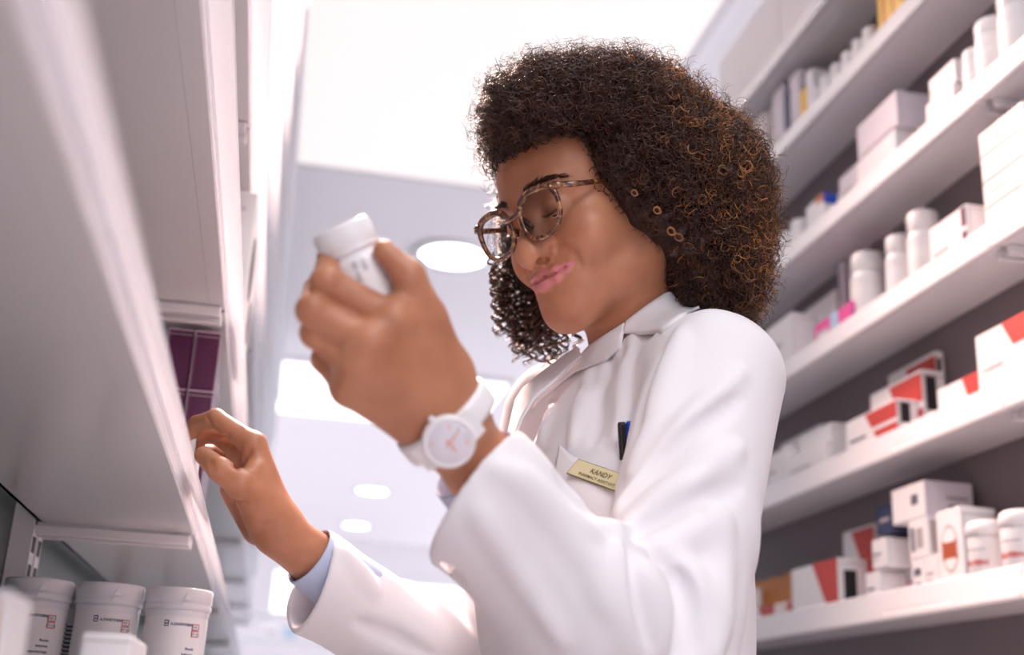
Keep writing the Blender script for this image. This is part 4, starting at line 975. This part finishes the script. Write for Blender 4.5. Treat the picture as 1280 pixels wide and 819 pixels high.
def bottle_proto(name, r, h, cap_r, cap_h, label, cat, rib=True, neck=.78):
    e = empty(name, (0, 0, 0), label, cat); sh_ = h - cap_h
    MB().lathe([(r * .2, .0005), (r * .92, 0), (r, .002), (r, sh_ * .86), (r * .97, sh_ * .92), (r * neck, sh_ * .98), (r * neck, sh_)], 'plastic', 36).lathe([(r * 1.006, sh_ * .12), (r * 1.012, sh_ * .13), (r * 1.012, sh_ * .68), (r * 1.006, sh_ * .69)], 'card', 36).build('body', e)
    c = MB(); c.lathe([(cap_r, sh_ - .002), (cap_r * 1.02, sh_), (cap_r * 1.02, h - .003), (cap_r * .95, h), (.001, h)], 'plastic', 36)
    if rib:
        for k in range(28):
            a = 6.283 * k / 28; c.tube([(cap_r * 1.02 * math.cos(a), cap_r * 1.02 * math.sin(a), sh_ + .002), (cap_r * 1.02 * math.cos(a), cap_r * 1.02 * math.sin(a), h - .004)], .0005, 'plastic', 4)
    c.build('cap', e); return e
def place(proto, first, loc, label, group=None, rz=0.0):
    o = proto if first else copy_tree(proto); o.location = loc; o.rotation_euler = (0, 0, rz); o['label'] = label
    if group: o['group'] = group
    elif 'group' in o: del o['group']
    return o
def on_shelf(i, px, x): return (RX + x, shelf_y(i, px, RX + x), CZ + RZ[i] + DECK + .0003)
EDGE = {'f': 1}
STRIPE = lambda m='ink', v=.45: [('f', R_(.10, v, .62, v + .07), m), ('f', R_(.10, v - .16, .45, v - .11), 'card_grey')]

# bottom stocked shelf
on_right(1, 934, 972, .026, .022, 'small white carton with a red stripe, leftmost on the lowest right shelf', x=.012, decor=[('f', [(.55, 0), (.9, 0), (.9, 1), (.4, 1)], 'red')])
for k in range(7): on_right(1, 941 + k * 10, 950.4 + k * 10, .076 - .002 * (k % 2), .05, f'amber carton in the upright row beside the coat, number {["one", "two", "three", "four", "five", "six", "seven"][k]} from the left', x=.064, group='amber cartons by the coat', base='amber', decor=[('f', R_(.2, .1, .8, .16), 'brown')])
on_right(1, 960, 985, .030, .022, 'low red and white carton in front of the amber cartons', x=.008, decor=[('f', R_(.35, 0, .95, .95), 'red')])
on_right(1, 990, 1048, .066, .060, 'white and red carton with a black panel on its end, right of the amber row', x=.010, decor=[('f', [(.80, 0), (1, 0), (1, 1), (.48, 1)], 'red'), end_black(.20, .62, .12, .78)])
on_right(1, 1047, 1086, .110, .045, 'tall white carton with a red corner behind the small white cartons', x=.055, decor=[('f', [(.95, .1), (1, .1), (1, .97), (.30, .97)], 'red'), end_black(.1, .5, .1, .4)])
on_right(1, 1082, 1100, .038, .05, 'narrow white carton left of the low white cartons', decor=STRIPE())
on_right(1, 1097, 1140, .040, .06, 'white carton with a pink mark, bottom of the low stack', decor=STRIPE('pink', .6) + [('f', R_(.1, .05, .75, .11), 'ink')])
on_right(1, 1140, 1157, .040, .06, 'white carton with grey marks right of the pink-marked one', decor=[('f', R_(.2, .55, .7, .75), 'ink'), ('f', R_(.2, .2, .7, .36), 'ink')])
on_right(1, 1157, 1174, .040, .06, 'plain white carton left of the carton with the brown emblem', decor=STRIPE('card_grey', .5))
on_right(1, 1092, 1110, .034, .06, 'short white carton on the second tier at its left end', z=.0405, decor=STRIPE())
on_right(1, 1104, 1138, .040, .06, 'white carton on the second tier with a grey base line', z=.0405, decor=[('f', R_(.05, .04, .95, .10), 'ink'), ('f', R_(.5, .5, .9, .6), 'card_grey')])
on_right(1, 1139, 1163, .044, .06, 'white carton with dark lettering on the second tier', z=.0405, decor=[('f', R_(.12, .2, .3, .8), 'ink'), ('f', R_(.4, .25, .75, .75), 'card_grey'), ('e', R_(.1, .1, .35, .9), 'card_grey')])
for k, (a, b) in enumerate(((1163, 1172), (1172.5, 1180))): on_right(1, a, b, .043 - .003 * k, .085, ['grey-brown striped carton end on the second tier, left one', 'grey-brown striped carton end on the second tier, right one'][k], x=.02 + .006 * k, z=.0405, base='card_grey', decor=[('e', R_(.15, .1, .22, .9), 'brown'), ('e', R_(.45, .1, .5, .9), 'card'), ('e', R_(.7, .1, .78, .9), 'brown')], group='grey-brown cartons on the second tier')
on_right(1, 1100, 1120, .034, .05, 'dark purple carton left of the topmost white carton', x=.03, z=.0830, base='navy', decor=[('f', R_(.2, .4, .8, .55), 'card_grey')])
on_right(1, 1120, 1162, .040, .085, 'white carton with a grey end, topmost of the low stack', z=.0850, decor=[('f', R_(.60, .40, .80, .68), 'ink'), ('e', R_(.0, .0, 1, 1), 'card_lilac'), ('e', R_(.5, .15, .95, .35), 'navy'), ('e', R_(.45, .5, .9, .6), 'card_grey')])
def emblem():
    p = [(.22, .34), (.30, .38), (.70, .38), (.78, .34), (.78, .62), (.70, .58), (.30, .58), (.22, .62)]
    ring = [(.5 + .34 * math.cos(a), .50 + .30 * math.sin(a)) for a in np.linspace(0, 6.283, 28)[:-1]]; rin = [(.5 + .30 * math.cos(a), .50 + .265 * math.sin(a)) for a in np.linspace(0, 6.283, 28)[:-1]]
    return [('f', ring, 'card_grey'), ('f', rin, 'card'), ('f', p, 'brown'), ('f', R_(.15, .06, .85, .14), 'orange')]
on_right(1, 1174, 1205, .084, .06, 'white carton with a brown emblem and an orange line below it', x=.008, decor=emblem())
for k, (px, lab) in enumerate(((1211, 'small white rounded tub right of the brown emblem carton'), (1238, 'white rounded tub with a red word on its label'), (1282, 'white rounded tub cut by the right edge of the picture'))):
    r = (.0165, .031, .031)[k]; h = (.085, .098, .100)[k]; t = empty('tub', on_shelf(1, px, .012 + r), lab, 'tub')
    MB().lathe([(r * .3, .0004), (r * .93, 0), (r, .003), (r, h * .70), (r * .985, h * .74)], 'plastic', 40).build('body', t); MB().lathe([(r * 1.0, h * .74), (r * 1.05, h * .75), (r * 1.05, h * .88), (r * .98, h * .95), (r * .75, h * .99), (r * .2, h)], 'plastic', 40).build('lid', t)
    g = MB(); fa_ = math.pi * 1.08
    if k: g.text('SALVERN', .0105, (0, 0, h * .30), (1, 0, 0), (0, 0, 1), 'red', 'CENTER', bend=((0, 0), r, fa_), bold=.0004); g.text('soothing cream', .006, (0, 0, h * .52), (1, 0, 0), (0, 0, 1), 'ink', 'CENTER', bend=((0, 0), r, fa_))
    else: g.text('&', .02, (0, 0, h * .2), (1, 0, 0), (0, 0, 1), 'orange', 'CENTER', bend=((0, 0), r, fa_))
    g.build('label_print', t)

# second shelf
on_right(2, 945, 985, .060, .06, 'plain white carton beside the coat sleeve on the second right shelf', decor=STRIPE('card_grey', .5))
on_right(2, 962, 1012, .092, .05, 'large white carton behind the plain one on the second right shelf', x=.045, decor=STRIPE('card_grey', .6))
on_right(2, 1000, 1040, .070, .05, 'white carton with a grey stripe left of the red cartons', x=.030, decor=STRIPE('card_grey', .4))
on_right(2, 985, 1032, .042, .04, 'low white carton at the rail left of the red cartons', x=.010, decor=STRIPE('card_grey', .4))
on_right(2, 1058, 1122, .050, .040, 'white carton with red bands and a black end panel, lowest of three', x=.010, decor=REDBOX())
on_right(2, 1084, 1148, .086, .045, 'white carton with red bands and a black end panel, middle of three', x=.040, decor=REDBOX(), z=0)
on_right(2, 1106, 1166, .118, .030, 'white carton with red bands and a black end panel, tallest of three', x=.082, decor=REDBOX())
on_right(2, 1172, 1224, .036, .05, 'low white carton with a red corner, third from the right edge', decor=[('f', [(.80, 0), (1, 0), (1, 1), (.62, 1)], 'red')])
on_right(2, 1223, 1300, .072, .06, 'white carton with a slanting red top and a dark line of print', x=.010, decor=[('f', [(.62, .62), (1, .62), (1, 1), (.46, 1)], 'red'), 'x'][:1] + [('f', 'rosalentin|.013|.10|.40', 'ink'), ('f', R_(.80, .42, 1, .55), 'yellow')])

# third shelf
on_right(3, 958, 990, .085, .06, 'white carton stack end beside the shoulder, leftmost on the third right shelf', decor=STRIPE('card_grey', .5))
on_right(3, 985, 1022, .105, .06, 'tall white carton with a grey stripe beside the pink carton', x=.030, decor=[('f', R_(.0, .42, .8, .50), 'card_grey')])
on_right(3, 1018, 1058, .150, .03, 'lilac-grey carton with a dark spine behind the pink carton', x=.080, base='card_lilac', decor=[('f', R_(0, .6, .10, 1), 'navy')])
on_right(3, 1018, 1064, .036, .04, 'bright pink carton with a pale blue patch at the rail', x=.008, base='pink', decor=[('f', R_(.45, .0, .66, 1), 'skyblue'), ('f', R_(.08, .3, .38, .6), 'card_lilac')])
pb = bottle_proto('pill_bottle', .034, .150, .0305, .036, 'white', 'bottle', neck=.86)
for q_ in (1088, 1128, 1158): yq = shelf_y(3, q_, RX + .05); STAND.append((RX + .014, RX + .086, yq - .036, yq + .036, CZ + RZ[3], CZ + RZ[3] + .2))
place(pb, True, on_shelf(3, 1088, .050), 'white pill bottle right of the pink carton, tallest in its row', 'white pill bottles')
for k, (px, lab, sc) in enumerate(((1128, 'white pill bottle second from the pink carton', .92), (1158, 'white pill bottle third from the pink carton, by the purple-marked carton', 1.0))):
    o = place(pb, False, on_shelf(3, px, .050), lab, 'white pill bottles'); o.scale = (sc * .85, sc * .85, sc)
on_right(3, 1163, 1210, .055, .06, 'white carton with a dark purple mark on its edge', x=.010, decor=[('f', R_(.86, .1, .98, .45), 'purple'), ('f', R_(.86, .55, .98, .95), 'purple'), ('f', R_(.1, .3, .5, .38), 'card_grey')])
on_right(3, 1203, 1240, .036, .05, 'low white carton with yellow ends', x=.008, decor=[('f', R_(.0, .05, .10, .6), 'yellow'), ('f', R_(.88, .3, 1, 1), 'yellow'), ('f', R_(.3, .4, .6, .5), 'orange')])
for k in range(4): on_right(3, 1232, 1290, .030, .07, ['lowest', 'second', 'third', 'topmost'][k] + ' white carton in the stack at the right edge of the third shelf', x=.010, z=.0302 * k, decor=[('f', R_(.05, .08, .95, .16), 'card_grey'), ('f', R_(.1, .5, .5, .6), 'card_grey')], group='stacked white cartons at the right edge')

# fourth shelf
sb = bottle_proto('jar', .024, .080, .022, .020, 'white', 'jar', neck=.95)
for k, px in enumerate((968, 985, 1002)): place(sb, k == 0, on_shelf(4, px, .035), ['round white jar beside the back of the hair, first from the left', 'round white jar beside the hair, second from the left', 'round white jar third from the hair, under the orange-marked carton'][k], 'round white jars by the hair')
on_right(4, 1008, 1030, .055, .06, 'white carton with a blue and orange corner', x=.014, decor=[('f', R_(.6, .8, 1, 1), 'orange'), ('e', R_(0, .7, .5, 1), 'bluepen')])
on_right(4, 1030, 1050, .080, .06, 'white carton right of the blue-cornered one', x=.016, decor=STRIPE('card_grey', .5))
on_right(4, 1050, 1078, .060, .05, 'small lilac carton left of the big lilac carton', x=.025, base='card_lilac', decor=STRIPE('card_grey', .5))
on_right(4, 1072, 1120, .050, .07, 'white carton under the big lilac carton', x=.012, decor=STRIPE('card_grey', .3))
on_right(4, 1074, 1124, .050, .085, 'big lilac carton on top of the white one', x=.012, z=.0503, base='card_lilac', decor=[('f', R_(.1, .05, .9, .1), 'card_grey')])
on_right(4, 1158, 1192, .040, .06, 'low white carton nearest the three white jars', x=.010, decor=STRIPE('card_grey', .4))
on_right(4, 1164, 1196, .030, .05, 'low white carton on top of another, under the right jars', x=.014, z=.0403, decor=STRIPE('card_grey', .4))
for k, (px, s) in enumerate(((1224, 1.0), (1246, 1.25), (1278, 1.35))): 
    o = place(sb, False, on_shelf(4, px, .035), ['white round-lidded jar at the top right, smallest of three', 'white round-lidded jar at the top right, middle of three', 'white round-lidded jar at the top right, at the picture edge'][k], 'white jars at the top right'); o.scale = (s, s, s * 1.2)

for k in range(2):
    o = place(sb, False, tuple(np.array(on_shelf(1, 946, .049)) + (0, 0, .0448 * k)), ['small white jar standing before the amber cartons, lower of two', 'small white jar stacked on another before the amber cartons'][k], 'small white jars before the amber cartons'); o.scale = (.56, .56, .56)

# fifth shelf
for k, (px0, px1, m, h) in enumerate(((944, 956, 'card', .11), (957, 966, 'card_grey', .10), (967, 980, 'card_lilac', .12), (981, 988, 'navy', .10), (989, 1000, 'card_lilac', .115), (1001, 1008, 'yellow', .07), (1009, 1016, 'card', .09))):
    on_right(5, px0, px1, h, .07, ['white', 'grey', 'lilac', 'dark', 'second lilac', 'small yellow', 'narrow white'][k] + ' upright carton beside the top of the hair on the fifth right shelf', x=.02, base=m, group='upright cartons on the fifth shelf', decor=[('f', R_(.2, .2, .8, .3), 'card_grey')])
for k in range(6): 
    o = place(sb, False, on_shelf(5, 1022 + k * 13.5, .028), ['first', 'second', 'third', 'fourth', 'fifth', 'sixth'][k] + ' white jar from the left in the long row under the yellow carton', 'row of white jars on the fifth shelf'); o.scale = (.72, .72, .9)
on_right(5, 1098, 1128, .110, .06, 'bright yellow carton at the top of the picture', x=.012, base='yellow', decor=[('f', R_(.2, .1, .3, .9), 'orange'), ('f', R_(.6, .1, .66, .9), 'orange')])

# top of the right shelving
on_right(6, 900, 974, .175, .09, 'big white carton on top of the right shelving, nearest the hair', x=.008, decor=[('f', R_(.1, .1, .6, .13), 'card_lilac')])
on_right(6, 975, 1045, .190, .09, 'big white carton on top of the right shelving, cut by the upper edge', x=.006, decor=[('f', R_(.1, .1, .6, .13), 'card_lilac')])

# ------------------------------------------------------------------ left-hand goods
tb = empty('tub', (0, 0, 0), 'tub', 'tub', 'white medicine tubs in the left shelving')
RT, HT = .0325, .137
MB().lathe([(RT * .3, .0093), (RT * .94, .009), (RT * .96, .011), (RT * .96, HT * .80), (RT * .985, HT * .815), (RT * .985, HT * .845)], 'plastic2', 48).lathe([(RT * .968, .017), (RT * .972, .018), (RT * .972, HT * .785), (RT * .968, HT * .79)], 'card', 48).build('body', tb)
l_ = MB(); l_.lathe([(RT * 1.0, HT * .845), (RT * 1.03, HT * .85), (RT * 1.03, HT * .882), (RT * 1.005, HT * .888), (RT * 1.01, HT * .896), (RT * 1.035, HT * .90), (RT * 1.035, HT * .985), (RT * 1.0, HT), (.001, HT)], 'plastic2', 48)
a0 = -math.pi / 2 + .30
for a in (a0,):
    c_, s_ = math.cos(a), math.sin(a); t_ = np.array((-s_, c_, 0.)); n_ = np.array((c_, s_, 0.))
    l_.prism([(-.004, 0), (.004, 0), (.0006, .007), (-.0006, .007)], n_ * RT * 1.03 + np.array((0, 0, HT * .91)), t_, (0, 0, 1), n_, .0022, 'plastic2')
    l_.prism([(-.006, -.004), (.0055, -.004), (.0035, .0), (-.0035, .0)], n_ * RT * 1.02 + np.array((0, 0, HT * .89)), t_, (0, 0, 1), n_, .0026, 'plastic2')
l_.build('lid', tb)
g = MB(); c0 = ((0, 0), RT * .972, 0)
def lab(text, size, a, z, m, al='LEFT', bold=.0): g.text(text, size, (0, 0, HT * z), (1, 0, 0), (0, 0, 1), m, al, bend=((0, 0), RT * .972, a), bold=bold)
AF = -math.pi / 2 + .03
lab('A.ZAXEYDERM', .0034, AF - .13, .725, 'navy', bold=.00012); 
def arc_patch(a0_, a1_, z0, z1, m, lift=.0003, n=14):
    R = RT * .972 + lift; vs = [(R * math.cos(a), R * math.sin(a), z) for a in np.linspace(a0_, a1_, n) for z in (z0, z1)]; g.add(vs, [(2 * i, 2 * i + 2, 2 * i + 3, 2 * i + 1) for i in range(n - 1)], m, True)
arc_patch(AF - .33, AF - .19, HT * .715, HT * .760, 'navy'); arc_patch(AF - .305, AF - .215, HT * .740, HT * .752, 'card', .0005); arc_patch(AF - .305, AF - .215, HT * .722, HT * .732, 'card', .0005)
for (z0, z1) in ((.698, .743), (.650, .695)): arc_patch(AF + .56, AF + .84, HT * z0, HT * z1, 'redink'); arc_patch(AF + .585, AF + .815, HT * (z0 + .006), HT * (z1 - .006), 'card', .0005)
g.text('100 x', .0040, (0, 0, HT * .711), (1, 0, 0), (0, 0, 1), 'navy', 'CENTER', bend=((0, 0), RT * .972, AF + .70), lift=.0008); g.text('50 mg', .0040, (0, 0, HT * .663), (1, 0, 0), (0, 0, 1), 'navy', 'CENTER', bend=((0, 0), RT * .972, AF + .70), lift=.0008)
for t, z in (('finsulo', .555), ('belsomo', .515), ('capsules/caps', .475)): lab(t, .0036, AF + .72, z, 'navy', 'RIGHT', .0001)
arc_patch(AF - .35, AF + .75, HT * .16, HT * .427, 'navy'); g.text('lazovent 50', .010, (0, 0, HT * .31), (1, 0, 0), (0, 0, 1), 'card', 'LEFT', bend=((0, 0), RT * .972, AF - .25), lift=.0006)
for k in range(9): arc_patch(AF + 1.42, AF + 1.95, HT * (.70 - .03 * k), HT * (.688 - .03 * k), 'navy')
g.build('label_print', tb)
tz = CZ + LZ[1] + .0302
for k, (x, y, rz, lb) in enumerate(((-.232, 1.30, -.02, 'white medicine tub farthest in on the left shelf, beside the upright'), (-.162, 1.30, .02, 'white medicine tub in the middle of the three on the left shelf'), (-.093, 1.30, .0, 'white medicine tub nearest the aisle on the left shelf'))):
    place(tb, k == 0, (x, y, tz - .0088), lb, 'white medicine tubs in the left shelving', rz)
place(tb, False, (-.198, 1.360, tz - .0088), 'white medicine tub half hidden behind the other three on the left shelf', 'white medicine tubs in the left shelving', -1.9)
carton((-.175, .555, tz), (.14, .05, .0505), 'pale carton with an orange and green mark, blurred in the lower left corner', rotz=0, decor=[('e', [(.955, .35), (.985, .30), (.972, .95)], 'orange'), ('e', [(.95, .4), (.958, .4), (.972, .97)], 'amber')])
carton((-.092, .80, tz), (.029, .10, .0485), 'small white carton, blurred in front of the medicine tubs', rotz=-.0)
# purple cartons stacked at the front of the second bay
pz = CZ + LZ[2] + .0303
for r in range(3):
    for c in range(2):
        carton((-.1115 - .0318 * c, 1.50, pz + .0752 * r), (.030, .13, .0745), f'purple carton, {["lowest", "middle", "topmost"][r]} of the {["outer", "inner"][c]} column above the reaching hand', group='purple cartons above the hand', base='purple', decor=[('e', R_(.0, .975, 1, 1), 'purple_edge'), ('e', R_(.0, .0, .03, 1), 'purple_edge'), ('n', R_(.1, .2, .9, .26), 'purple_edge')])
carton((-.104, 1.235, pz), (.028, .09, .046), 'thin white carton with black print held by the reaching fingers', base='card', decor=[('n', R_(.05, .1, .12, .9), 'black'), ('e', R_(.2, .1, .8, .9), 'purple')])
# white carton with round holes on the shelf above
wc = MB(); wz = CZ + LZ[3] + .0303; x0, x1, y0_, y1_, h_ = -.145, -.078, 1.52, 1.78, .185
wc.box((0, 0, 0), (x1 - x0, y1_ - y0_, h_), 'card', .002)
for (u, v, r) in ((.30, .55, .045), (.66, .28, .032)):
    wc.lathe([(.0005, .0), (r, .0), (r, .0006), (.0005, .0006)], 'dark', 36, (x1 - x0 + .0001, (y1_ - y0_) * u, h_ * v), False, (1, 0, 0))
    wc.lathe([(r, .0007), (r, 0), (r * 1.05, .0), (r * 1.05, .0010), (r, .0010)], 'card_grey', 36, (x1 - x0 + .0001, (y1_ - y0_) * u, h_ * v), False, (1, 0, 0), caps=False)
wc.lathe([(.0005, 0), (.004, 0), (.004, .0005), (.0005, .0005)], 'card_lilac', 20, ((x1 - x0) * .75, -.0001, h_ * .86), False, (0, -1, 0))
o = wc.build('carton'); o.location = (x0, y0_, wz); tag(o, 'white carton with round dark holes standing on the second left shelf', 'carton')
